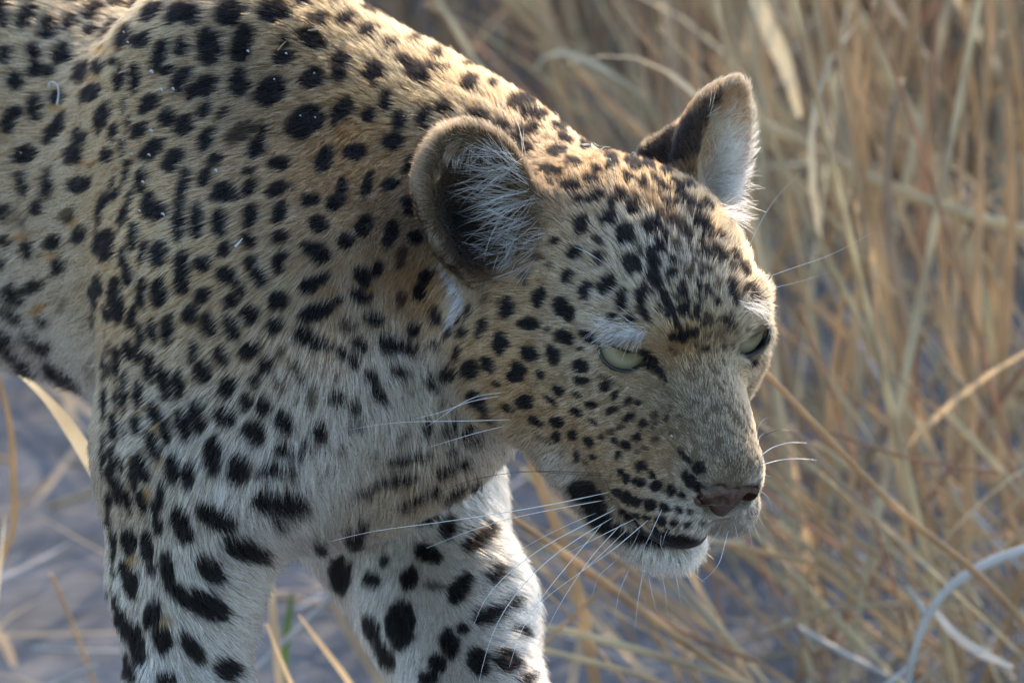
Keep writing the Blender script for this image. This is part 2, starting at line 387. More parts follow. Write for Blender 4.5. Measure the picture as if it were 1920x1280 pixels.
# ------------------------------------------------------------------ the coat: where each dark mark of the photograph lies (x, y, half length, half width, turn)
SPOTS = """
5 28 26 12 80;50 31 28 13 119;89 55 22 14 110;131 47 17 13 100;124 0 25 5 0;175 25 20 13 120;170 62 13 11 0;217 8 14 10 0;204 60 22 8 115;234 70 24 12 115
265 76 20 13 145;285 25 22 14 135;262 8 24 10 165;335 25 27 15 130;302 95 22 13 110;296 122 14 13 0;310 131 17 11 0;340 91 18 12 95;8 104 17 14 0;62 98 16 13 90
66 130 17 12 80;92 135 13 9 0;117 103 20 14 120;27 155 19 12 80;155 137 22 14 115;188 126 14 11 110;214 115 12 8 110;225 146 26 9 100;254 149 28 10 95;340 150 25 14 120
357 175 16 8 100;173 176 24 13 150;108 185 14 13 0;69 205 24 14 90;20 225 27 14 115;280 194 25 12 140;230 200 20 4 100;193 221 30 12 110;314 220 17 15 130;346 236 20 14 100
240 228 14 5 100;260 245 19 12 115;213 250 18 7 95;105 242 33 13 125;48 289 22 16 160;150 258 17 14 90;140 290 22 14 120;284 282 26 14 140;229 275 18 6 95;200 291 14 10 110
323 303 25 16 125;239 312 10 6 100;361 34 20 14 90;432 27 26 22 0;393 90 33 19 85;457 70 22 17 120;449 100 18 17 0;514 26 28 20 0;530 82 16 8 90;530 110 20 14 160
580 76 29 15 35;598 42 20 13 0;645 44 18 12 10;627 5 18 8 0;562 5 16 10 0;688 28 15 7 20;687 66 19 11 160;636 128 26 16 95;585 148 22 18 150;507 172 30 21 135
449 157 26 16 95;385 163 22 16 120;365 172 12 10 0;699 143 22 18 110;382 210 18 9 115;416 212 16 7 130;570 231 34 24 140;647 205 20 15 110;626 222 20 6 90;690 221 14 13 0
451 250 28 16 145 .8;387 262 25 12 120;492 248 20 8 100;482 280 18 14 130;402 300 16 12 110;522 308 19 12 10;607 303 24 15 115;665 288 21 15 0;722 192 18 11 100;747 232 22 13 100
738 270 20 15 160;765 312 20 8 110;730 348 18 12 160;795 225 22 12 95;830 206 18 14 0;780 145 26 16 45;812 135 26 9 5;878 162 20 14 120;922 163 13 8 0;976 197 27 14 0
898 222 24 12 5;936 239 14 9 170;998 221 27 10 0;986 250 30 12 165;982 280 17 11 10;1045 289 20 12 5;1035 324 23 10 10;1047 243 16 9 25;1058 265 18 9 30;1020 188 13 6 20
777 82 15 6 0;750 118 14 9 0;815 108 18 7 150;872 130 11 6 0;887 113 12 5 0;825 88 14 6 40;727 90 14 8 0;940 140 18 5 20 .6
42 345 22 10 80;90 343 27 10 95;150 348 24 13 170;71 391 14 12 0;5 398 14 13 0;37 413 20 9 60 .7;126 405 15 12 120 .8;150 440 18 12 125;102 455 16 12 130;54 467 15 13 0
10 452 14 10 0;112 500 18 12 120;70 535 24 11 160;30 552 24 12 30;122 572 16 8 135 .7;15 585 18 8 30;82 600 17 8 30;4 492 12 9 0;37 600 16 6 30;58 630 18 7 20;10 628 18 9 30
212 342 12 6 110;217 365 16 9 140;197 377 18 8 105;187 405 22 6 100;200 460 30 15 90;182 455 24 4 95;232 405 22 9 110;243 370 18 5 100;236 327 18 6 100;265 340 24 10 95
295 397 20 16 0;277 382 26 9 100;250 443 26 9 90;343 352 36 10 103;336 412 40 11 90;270 470 24 8 105;297 477 25 13 90;232 485 22 8 90;240 517 22 10 75;340 512 39 13 88
299 550 27 14 90;265 550 28 9 88;218 565 42 13 82;187 535 22 7 75;180 557 22 7 75;200 590 18 6 75;247 595 22 9 105;285 620 22 8 80;316 618 26 12 90;357 588 18 13 90;263 628 22 8 85;184 607 24 7 80
384 333 20 10 110;420 358 20 16 0;407 367 14 10 160;437 372 14 8 20;468 354 17 11 130;468 322 14 8 0;520 357 20 11 155;370 413 34 10 90;410 417 26 13 85;469 407 21 12 95
524 399 20 11 110;581 377 15 13 0;638 360 24 10 100;627 382 16 11 150;687 350 28 8 105;597 423 16 15 0;681 425 19 14 120;647 454 15 12 0;464 452 18 12 50;525 447 14 12 0
421 466 15 12 150;379 496 14 14 0;592 473 29 14 25;519 497 17 9 70;530 478 12 8 0;470 493 14 10 60;485 523 18 11 65;424 518 18 14 20;446 540 16 10 55;578 535 17 12 160;600 525 20 10 150
677 520 20 12 60;705 505 15 11 110;674 557 19 11 10;380 556 17 11 115;431 565 15 11 100;519 562 18 16 120;593 585 34 14 160;631 560 12 8 30;469 590 17 14 40;390 609 22 13 75
434 616 24 12 65;515 611 15 13 0;650 612 15 8 20 .8;700 600 18 9 20;572 630 22 12 30;767 387 20 12 60;731 440 26 13 110;780 445 15 13 0;752 482 22 9 105 .75;797 520 15 12 0;786 547 17 11 80
750 562 16 10 110 .8;820 595 18 11 60;775 617 14 9 130;882 585 13 5 100;862 601 10 5 115;866 625 12 7 110;844 627 9 7 0;901 617 19 9 115;950 577 20 13 110;991 606 19 13 0;912 560 20 8 130 .6
196 690 28 4 90;207 695 18 5 92;196 760 30 4 90;208 652 14 5 90;220 682 30 7 90;233 735 35 7 92;240 658 20 9 80;259 665 16 8 95;281 690 28 10 85;260 742 24 9 80;309 718 32 10 80;335 720 25 11 85
289 773 21 11 75;255 795 17 11 80;311 807 27 9 85;287 837 31 10 70;342 795 29 11 75;265 877 29 11 70;325 877 27 12 90;219 750 24 4 92;211 802 26 6 85;195 835 26 6 90;230 812 22 4 85
212 865 26 7 85;228 870 20 4 88;217 912 32 11 70;250 890 22 6 75;262 935 26 9 70;239 940 22 7 75;205 940 20 6 80;301 927 26 8 95;290 950 14 8 90;352 892 24 13 90;194 875 22 5 90
50 685 22 10 25;122 702 40 14 35;112 737 22 8 40;165 790 12 6 30;15 655 25 10 30;82 647 22 10 20;175 690 18 8 60 .6;140 725 24 12 40
362 660 22 8 90;416 667 19 12 60;471 657 22 13 150;379 699 21 14 85;527 660 13 7 110 .8;500 685 14 11 90;426 725 21 14 100;476 717 13 11 0;522 722 19 8 65 .8;557 700 23 9 60 .8
459 754 14 10 90;492 760 17 12 80;420 782 22 15 35;369 780 30 13 85;474 812 23 16 55;530 790 24 12 65;585 747 26 9 95 .8;552 747 12 5 90 .6;606 700 10 6 100 .5;630 707 11 6 110 .6
629 745 15 12 0;600 810 19 13 80;664 765 17 9 50;668 800 14 9 0 .8;397 855 35 14 88;446 882 26 18 95;532 847 22 11 20;517 884 37 10 2;567 835 12 6 80;581 845 11 6 60 .7;562 856 7 5 0
637 845 12 8 120 .7;606 888 14 8 130 .6;520 943 50 20 5;692 710 18 10 45;660 678 15 8 40;590 642 36 10 15;640 663 14 7 50;710 742 16 10 40;682 922 30 6 170 .7;705 855 16 6 90 .5
726 647 18 14 50;757 652 24 11 20;672 647 18 8 40;747 697 18 9 30;707 740 14 8 50;802 715 14 8 25;840 702 14 12 0;822 727 12 6 40;767 737 14 6 50 .6;830 757 16 7 140 .6;820 647 14 6 20
837 807 18 8 150;800 805 14 7 120;752 822 18 6 140 .8;887 800 16 7 140;870 817 14 7 140;815 830 14 6 150 .7;890 830 16 7 150;847 850 10 6 140;765 862 40 7 172;700 855 14 7 100 .6;715 822 10 5 90 .5;855 875 30 6 165
839 886 28 7 155;744 903 40 7 170;678 926 22 6 165;803 926 26 6 160;852 926 26 6 145;763 945 28 5 160;888 909 14 5 130;675 985 16 9 120;662 1008 18 14 60;640 1073 37 18 85;701 1086 15 13 0;722 1053 14 7 120
800 975 22 8 160;839 991 20 14 110;803 1040 26 14 25;898 1011 34 15 140;767 1083 22 13 110;816 1100 22 8 10 .7;862 1106 30 15 120;927 1080 20 14 150;753 1172 42 24 92;698 1178 26 13 65;724 1227 32 12 60
868 1178 10 9 0;845 1208 26 16 75;918 1155 28 15 165;822 1244 18 14 60;898 1241 25 18 75;950 1240 24 18 20;960 1132 14 10 150;977 1185 15 10 30;806 1273 20 14 0;986 1273 14 10 0;600 1020 22 9 70
205 970 14 6 90;215 1025 32 5 87;242 1017 25 13 85;275 1028 28 10 80;287 1066 10 8 0;243 1087 35 14 72;214 1060 25 4 87;296 982 22 9 80;316 1075 36 12 78;342 1118 25 14 60;340 985 34 15 70;405 970 40 17 30
395 1068 32 17 50;462 1030 40 18 20;387 1135 46 20 28;286 1152 28 15 110;305 1200 24 15 70;230 1165 38 9 75;258 1210 40 14 75;362 1215 32 13 55;425 1255 25 18 40;243 1255 30 11 65;312 1275 18 12 0;520 980 14 7 10;216 1115 20 4 82
1076 307 15 8 20;1067 349 20 8 5;1117 323 15 8 30;1111 341 15 9 10;1148 302 18 9 45;1142 316 10 8 0;1163 364 15 12 30;1122 366 12 9 160;1104 375 10 8 0;1087 375 11 8 0;1146 381 12 9 90;1141 412 18 12 120;1089 423 22 11 110
1041 451 12 8 140;1172 440 20 17 90;1185 390 13 10 60;1218 421 12 11 0;1232 424 8 10 0;1121 451 11 8 60;1187 311 17 9 35;1215 314 14 9 35;1209 287 15 7 10;1247 325 12 7 5;1179 263 15 6 30;1168 276 12 5 45
1133 248 14 8 30;1100 254 10 7 60;1126 274 14 10 0;1093 274 12 7 30;1110 240 10 6 20;1071 232 8 6 60;1177 333 14 8 30;1200 342 12 7 20;1238 348 22 7 40;1212 361 14 8 40 .6;1222 383 16 8 40 .7;1255 385 16 7 30
1266 416 18 10 30 .85;1187 245 12 8 20;1117 221 14 5 10;1082 204 12 4 20;1054 202 9 4 20;1269 349 14 7 30;1291 349 10 6 40;1280 369 18 6 45;1304 389 15 7 40;1326 384 14 5 60;1319 424 24 8 45;1350 439 9 4 60;1289 441 10 7 0
1311 454 7 6 60;1326 474 14 6 40;1350 474 20 7 50;1380 485 18 6 55;1236 459 12 7 70;1223 472 11 8 0;1249 441 14 6 80;1267 459 9 7 0 .8;1260 487 9 6 60;1185 496 16 15 0;1144 530 14 12 100;1226 494 10 11 0;1221 514 12 9 100
1230 531 12 8 60;1245 556 13 9 50;1258 580 17 9 65;1265 604 12 6 80;1258 512 10 8 0;1280 545 11 7 50;1282 580 13 8 100;1308 534 10 5 65;1328 542 12 4 60;1341 564 12 4 65;1376 558 16 6 70;1370 534 12 4 60;1326 505 14 6 20 .8
1289 514 12 8 60 .8;1302 494 8 6 60;1343 532 9 6 60 .7;1306 588 15 5 65;1326 602 12 6 140 .8;1359 602 12 5 50;1166 560 22 10 95;1203 556 24 8 100;1210 590 14 7 60;1149 593 11 8 20;1182 597 9 7 30;1282 632 10 9 0;1300 623 10 7 0
1261 630 7 7 0;1322 658 9 5 140;1330 630 8 5 130 .6;1354 630 8 5 60 .6;1291 667 6 4 0 .6;1346 658 7 4 120 .5;1411 547 22 9 50;1420 650 30 4 150;1402 663 10 8 0;1415 682 9 5 120;1300 693 7 4 120 .4;1395 505 16 6 50
1076 475 16 11 130;1124 486 13 9 110;1012 482 10 7 120 .8;1032 497 9 7 60 .8;1063 519 15 11 140;984 525 9 10 0 .8;947 521 8 5 130 .6;1010 556 19 13 110;1058 580 25 16 55;1099 545 20 12 110;1133 538 18 13 120;1026 618 6 6 0
1058 632 18 14 30;938 645 22 13 95;993 663 19 13 25;1036 665 20 11 75;882 694 17 15 0;914 683 17 11 60;971 691 14 12 0;963 706 17 11 0;1012 702 9 6 20;1089 687 15 11 0;1104 632 22 9 35;856 665 14 7 100;1085 652 6 5 0
927 720 10 5 35;892 749 18 14 30;906 767 14 9 30;951 767 15 6 30;983 754 17 15 0;1033 750 14 6 40;1049 732 13 9 30;1080 739 8 5 20;1089 715 14 7 10;1109 758 11 7 20;1133 723 11 8 0;1006 791 16 7 30;1042 790 14 9 35;1080 773 11 7 30
1112 791 10 6 10;1042 819 11 7 50;1073 815 10 8 0;1104 829 9 9 0;1128 820 8 7 0;1079 852 11 6 80;1113 856 7 5 30;1010 817 14 4 50 .7;1030 830 12 5 55 .7;1098 867 8 5 70 .7;1055 854 8 6 60 .5;918 789 22 6 25 .8;1006 721 5 3 0 .7
1151 739 10 7 120;1176 754 9 7 0;1194 757 8 6 0;1148 769 13 8 150;1181 782 13 7 150;1206 793 11 8 140;1227 776 9 6 110 .8;1247 783 9 6 110 .8;1225 798 8 5 100 .8;1193 820 11 8 0;1172 835 11 9 30;1154 825 8 6 40;1144 809 9 6 20 .8
1162 800 9 6 150 .8;1228 825 10 5 150 .8;1209 840 8 4 170 .7;1194 845 8 4 170 .7;1159 853 7 6 0;1256 763 5 4 0 .5;1275 779 10 4 140 .6;1299 788 5 4 0 .6;1257 809 5 5 0 .6;1288 740 5 3 0 .5;1300 754 4 4 0 .5;1312 756 4 3 0 .5;1240 811 4 4 0 .5
1279 848 9 6 40;1290 859 13 6 45;1310 876 14 7 55;1292 898 16 9 55;1310 912 14 6 40;1203 875 12 8 10;1222 887 7 5 20;1162 885 7 6 0;1175 897 8 7 0;1197 904 12 7 10;1229 909 13 7 10;1258 917 11 7 20;1277 930 9 5 30
1156 922 10 6 20;1175 932 11 7 20;1192 940 11 7 20;1217 946 12 8 10;1245 952 11 7 10;1270 956 9 5 10;1292 957 7 4 0;1170 962 12 5 10;1190 966 10 5 10;1212 970 10 5 10;1240 975 12 6 10;1265 980 9 5 10;1289 984 6 4 0;1315 979 5 5 0 .8
1227 995 8 6 0;1250 995 6 5 0;1272 994 5 4 0 .7;1092 920 26 20 20 .95;1112 944 30 22 50;1126 972 30 17 50;1148 994 26 12 35;1178 1008 28 9 15;1246 1013 72 12 3;1211 664 15 10 45;1222 680 17 12 48;1238 699 15 8 50;1248 712 8 4 50;1128 662 12 4 45;1144 678 13 4 30;1168 689 14 4 10;1192 690 13 5 -10;1140 713 30 4 25 .7;1114 640 16 6 35;1235 285 24 15 150;1262 262 26 15 140;1290 242 26 15 130;1320 207 22 9 125;1345 178 16 6 125;1300 272 20 13 120;1275 290 20 12 150
"""
spots = []
for ln in SPOTS.strip().replace('\n', ';').split(';'):
    v = [float(t) for t in ln.split()]
    spots.append(v if len(v) == 6 else v + [1.0])
spots = np.array(spots)

_rn = np.random.default_rng(3)
_ex = []
while len(_ex) < 125:                                # fine flecking of the forehead
    x, y = _rn.uniform(1190, 1400), _rn.uniform(350, 660)
    if x < 1150 + (y - 330) * .25 or x > 1330 + (y - 400) * .45 or (y > 600 and x < 1250): continue
    _ex.append([x, y, _rn.uniform(5, 10), _rn.uniform(2.5, 4.5), _rn.uniform(40, 75), _rn.uniform(.7, 1.0)])
spots = np.concatenate([spots, np.array(_ex)])
RUF, SCAR = (.30, .135, .045), (.46, .44, .43)
TINTS = [(228, 92, 14, 8, 0, RUF), (178, 148, 16, 8, 0, RUF), (195, 95, 22, 8, 0, RUF), (108, 205, 18, 7, 0, RUF), (155, 305, 22, 8, 20, RUF), (138, 415, 14, 10, 30, RUF), (45, 445, 16, 8, 0, RUF), (102, 480, 16, 7, 0, RUF), (75, 578, 18, 8, 0, RUF),
         (262, 768, 8, 12, 0, RUF), (292, 803, 8, 14, 0, RUF), (300, 858, 8, 14, 0, RUF), (250, 1048, 14, 12, 0, RUF), (308, 1165, 18, 10, 10, RUF), (272, 925, 12, 10, 0, RUF), (640, 250, 16, 14, 0, RUF), (610, 545, 18, 8, 0, RUF), (690, 540, 12, 10, 0, RUF),
         (832, 512, 22, 5, 55, SCAR), (850, 540, 22, 8, 60, SCAR), (860, 572, 17, 9, 90, SCAR), (848, 606, 22, 7, 110, SCAR)]

# colours of the hair; the dark ones also darken the ear's hollow
TAN, ORA, PAL, WHI, GRY, BRN, DRK, EAR = ((.375, .215, .098), (.41, .195, .068), (.39, .278, .165), (.58, .505, .41), (.20, .145, .084), (.075, .044, .024), (.006, .005, .005), (.15, .105, .062))
# x, y, colour, length cm, direction in the picture, lift
ANCH = [
    (60, 80, TAN, 1.3, -1, .1, .25), (60, 250, TAN, 1.4, -1, .35, .25), (80, 420, PAL, 1.6, -.9, .5, .25), (60, 540, PAL, 2.0, -.8, .6, .3), (110, 640, WHI, 2.6, -.6, .9, .3), (160, 740, WHI, 2.8, -.4, 1, .3),
    (20, 640, WHI, 2.6, -.7, .8, .3), (150, 560, PAL, 2.2, -.6, .9, .3),
    (300, 60, TAN, 1.1, -1, .1, .2), (300, 250, TAN, 1.0, -1, .3, .2), (420, 120, GRY, 1.1, -.9, .3, .2), (550, 60, TAN, 1.3, -.9, .2, .4), (650, 80, TAN, 1.1, -.7, -.2, .5), (560, 200, GRY, 1.4, -.8, .5, .3),
    (220, 400, TAN, .9, -.9, .6, .2), (300, 500, TAN, 1.0, -.85, .6, .2), (420, 420, TAN, 1.0, -.85, .55, .2), (240, 640, TAN, .9, -.7, .7, .2), (330, 680, PAL, 1.1, -.75, .7, .25), (420, 600, TAN, 1.1, -.8, .6, .25),
    (560, 450, PAL, 1.3, -.7, .6, .3), (640, 330, ORA, 1.4, -.7, .6, .35), (680, 560, PAL, 1.4, -.6, .8, .3), (780, 600, ORA, 1.2, -.5, .9, .25), (820, 540, ORA, 1.1, -.5, .9, .25), (740, 420, PAL, 1.3, -.6, .75, .3),
    (720, 250, ORA, 1.2, -.7, .4, .4), (780, 120, TAN, 1.1, -.6, -.5, .55), (900, 150, TAN, 1.0, -.5, -.7, .55), (1000, 180, TAN, .9, -.35, -.8, .55), (700, 60, TAN, 1.1, -.6, -.4, .5), (840, 190, ORA, 1.1, -.6, -.2, .5),
    (540, 640, PAL, 1.4, -.6, .8, .25), (480, 740, PAL, 1.5, -.6, .8, .3), (560, 760, WHI, 1.8, -.3, 1, .3), (640, 720, WHI, 1.8, -.1, 1, .3), (720, 680, WHI, 2.0, .3, .9, .35), (780, 700, WHI, 1.9, .3, .9, .35), (640, 640, ORA, 1.5, -.2, .9, .3),
    (700, 830, WHI, 1.9, -.1, 1, .3), (800, 830, PAL, 1.8, -.1, 1, .3), (900, 830, WHI, 1.6, .1, 1, .3), (780, 920, PAL, 1.8, -.2, 1, .3), (700, 940, PAL, 1.8, -.3, .9, .3), (880, 900, PAL, 1.6, .2, .9, .3),
    (600, 860, WHI, 2.2, .1, 1, .35), (520, 900, WHI, 2.0, -.3, .9, .35), (430, 830, WHI, 1.8, -.6, .8, .3), (480, 1010, WHI, 2.3, .8, .4, .5), (560, 980, WHI, 2.4, .6, .6, .5),
    (280, 880, PAL, 1.0, -.5, .8, .2), (220, 900, PAL, .8, -.4, .9, .15), (350, 940, WHI, 1.5, -.2, .9, .3), (260, 1050, PAL, .9, -.2, 1, .15), (260, 1200, WHI, .8, -.1, 1, .15), (340, 1060, WHI, 1.3, .4, .9, .3), (420, 1100, WHI, 2.0, .9, .5, .45), (450, 1200, WHI, 2.0, .9, .5, .5), (370, 1200, WHI, 1.3, .6, .8, .3),
    (680, 1060, WHI, 1.1, -.3, 1, .2), (760, 1120, WHI, 1.1, 0, 1, .2), (860, 1060, WHI, 1.4, .5, .8, .3), (940, 1080, WHI, 1.8, .9, .5, .5), (900, 960, WHI, 1.7, .7, .6, .4), (980, 1200, WHI, 1.6, .9, .5, .4), (760, 1250, WHI, .9, 0, 1, .2),
    (1080, 240, TAN, .8, -.5, -.8, .35), (1150, 260, TAN, .8, -.5, -.8, .35), (1000, 260, PAL, .9, -.3, -.9, .35), (1080, 380, TAN, .9, -.6, -.7, .3), (1200, 330, TAN, .9, -.5, -.8, .35), (1280, 380, TAN, .9, -.3, -.9, .35),
    (1150, 480, PAL, .85, -.55, -.75, .25), (1240, 480, PAL, .85, -.4, -.9, .3), (1320, 480, PAL, .85, -.1, -1, .3), (1370, 480, PAL, .8, .3, -.9, .4), (1240, 560, PAL, .8, -.35, -.9, .25), (1330, 570, GRY, .7, .1, -1, .25), (1170, 590, PAL, .9, -.8, -.5, .3), (1200, 620, PAL, .8, -.85, .1, .3),
    (1130, 610, PAL, .9, -.95, .1, .25), (1280, 640, ORA, .55, -.2, -1, .2), (1330, 640, GRY, .5, .05, -1, .2), (1300, 720, GRY, .42, -.2, -1, .15), (1350, 780, GRY, .36, 0, -1, .15), (1340, 850, GRY, .32, -.1, -1, .15), (1260, 790, GRY, .38, -.6, -.6, .15), (1360, 885, EAR, .28, -.1, -1, .15), (1300, 840, GRY, .32, -.4, -.8, .15), (1395, 840, GRY, .32, .2, -1, .2),
    (1000, 520, TAN, .9, -.9, -.3, .25), (960, 600, TAN, .8, -1, 0, .2), (1060, 600, PAL, .75, -.95, -.15, .2), (900, 680, TAN, .9, -1, .2, .2), (1000, 700, TAN, .75, -1, .1, .15), (1090, 680, PAL, .6, -.9, .2, .15), (1170, 710, PAL, .5, -.8, .5, .2), (1130, 760, PAL, .55, -.9, .3, .15), (1060, 780, TAN, .65, -.95, .25, .15),
    (940, 760, TAN, .9, -1, .3, .2), (1000, 810, TAN, .9, -.8, .6, .2), (1080, 840, TAN, .6, -.8, .5, .15), (1040, 870, WHI, 1.0, -.6, .9, .3), (1180, 840, TAN, .42, -.8, .3, .12), (1240, 860, TAN, .38, -.7, -.2, .12), (1220, 760, GRY, .4, -.8, -.1, .12),
    (1230, 930, PAL, .42, -.9, .15, .12), (1300, 940, WHI, .38, -.6, .3, .12), (1330, 970, WHI, .38, -.4, .7, .15), (1250, 985, PAL, .42, -.6, .7, .15), (1180, 950, PAL, .5, -.9, .3, .15), (1100, 940, BRN, .6, -.7, .6, .15), (1385, 970, WHI, .4, .3, .6, .2),
    (1200, 1050, WHI, 1.2, -.35, 1, .3), (1270, 1050, WHI, 1.0, .1, 1, .35), (1300, 1020, WHI, .8, .5, .7, .35), (1150, 1030, WHI, 1.0, -.6, .8, .3), (1090, 990, PAL, 1.0, -.6, .8, .3), (1425, 660, PAL, .6, .4, .9, .2), (1410, 575, PAL, .9, .7, -.4, .4), (1415, 700, PAL, .6, .4, .9, .25),
    (850, 240, EAR, 1.0, -.3, -.9, .7), (960, 290, EAR, 1.0, .3, -.9, .7), (790, 330, EAR, 1.0, -.9, -.3, .7), (1010, 350, EAR, .6, .5, -.7, .45), (900, 320, BRN, .4, -.6, -.5, .6), (870, 400, DRK, .4, -.8, .2, .5), (930, 400, BRN, .5, -.8, .1, .5), (860, 320, BRN, .4, -.7, .1, .5), (850, 385, DRK, .4, -.7, .1, .5), (880, 440, DRK, .4, -.7, .1, .5), (860, 470, DRK, .4, -.7, .3, .5), (930, 345, BRN, .4, -.7, .1, .5), (815, 300, EAR, .5, -.9, -.3, .5), (820, 390, EAR, .5, -.9, 0, .5), (830, 460, EAR, .7, -.4, .8, .4), (900, 500, BRN, .9, -.7, .6, .4), (980, 450, BRN, .6, -.7, .3, .4), (960, 320, BRN, .5, .2, -.8, .4), (975, 400, BRN, .5, -.7, .2, .4), (1015, 420, EAR, .7, -.6, .3, .4), (860, 560, PAL, .9, -.5, .8, .3), (850, 520, EAR, .7, -.4, .9, .3),  # near ear: the darkness of its hollow is put into the hair colour
    (1250, 260, DRK, .6, -.3, -.8, .4), (1240, 285, DRK, .6, -.3, -.8, .4), (1265, 272, DRK, .6, -.3, -.8, .4), (1280, 250, BRN, .6, -.3, -.8, .4), (1298, 238, DRK, .6, -.2, -.9, .4), (1305, 262, BRN, .6, -.2, -.9, .4), (1288, 285, BRN, .6, -.2, -.9, .4), (1318, 214, DRK, .5, -.2, -.9, .4), (1342, 182, BRN, .5, -.2, -.9, .4), (1330, 240, ORA, .6, .3, -.8, .4), (1350, 220, PAL, .6, .4, -.8, .5), (1310, 300, ORA, .7, .4, -.6, .4), (1380, 250, WHI, .9, .6, -.6, .5), (1365, 280, WHI, .9, .6, -.6, .5), (1375, 215, PAL, .8, .5, -.7, .5), (1370, 340, WHI, 1.2, .9, .1, .5), (1340, 400, TAN, .9, .6, -.5, .4), (1390, 190, EAR, .5, .5, -.8, .5), (1240, 290, GRY, .8, -.3, -.9, .5),
]
BARE = [(ec + B[:, 0] * 1.75, 1.05) for ec, B, s_ in EYES] + [(HL(8.5, 0, -4.8), 1.3), (HL(8.0, 0, -5.8), .7)]


def noise3(P, scale, seed):
    """smooth value noise, -1..1, one channel per call"""
    q = P / scale + 1000.0 + seed * 17.3
    i = np.floor(q).astype(np.int64); f = q - i; f = f * f * (3 - 2 * f)
    out = np.zeros(len(P))
    for dx in (0, 1):
        for dy in (0, 1):
            for dz in (0, 1):
                h = (i[:, 0] + dx) * 374761393 + (i[:, 1] + dy) * 668265263 + (i[:, 2] + dz) * 2147483647 + seed * 1274126177
                h = (h ^ (h >> 13)) * 1274126177 & 0x7fffffff
                h = (h ^ (h >> 16)) & 0xffff
                wgt = (f[:, 0] if dx else 1 - f[:, 0]) * (f[:, 1] if dy else 1 - f[:, 1]) * (f[:, 2] if dz else 1 - f[:, 2])
                out += wgt * (h / 32767.5 - 1)
    return out


LENS = np.array([0, 0, DIST])


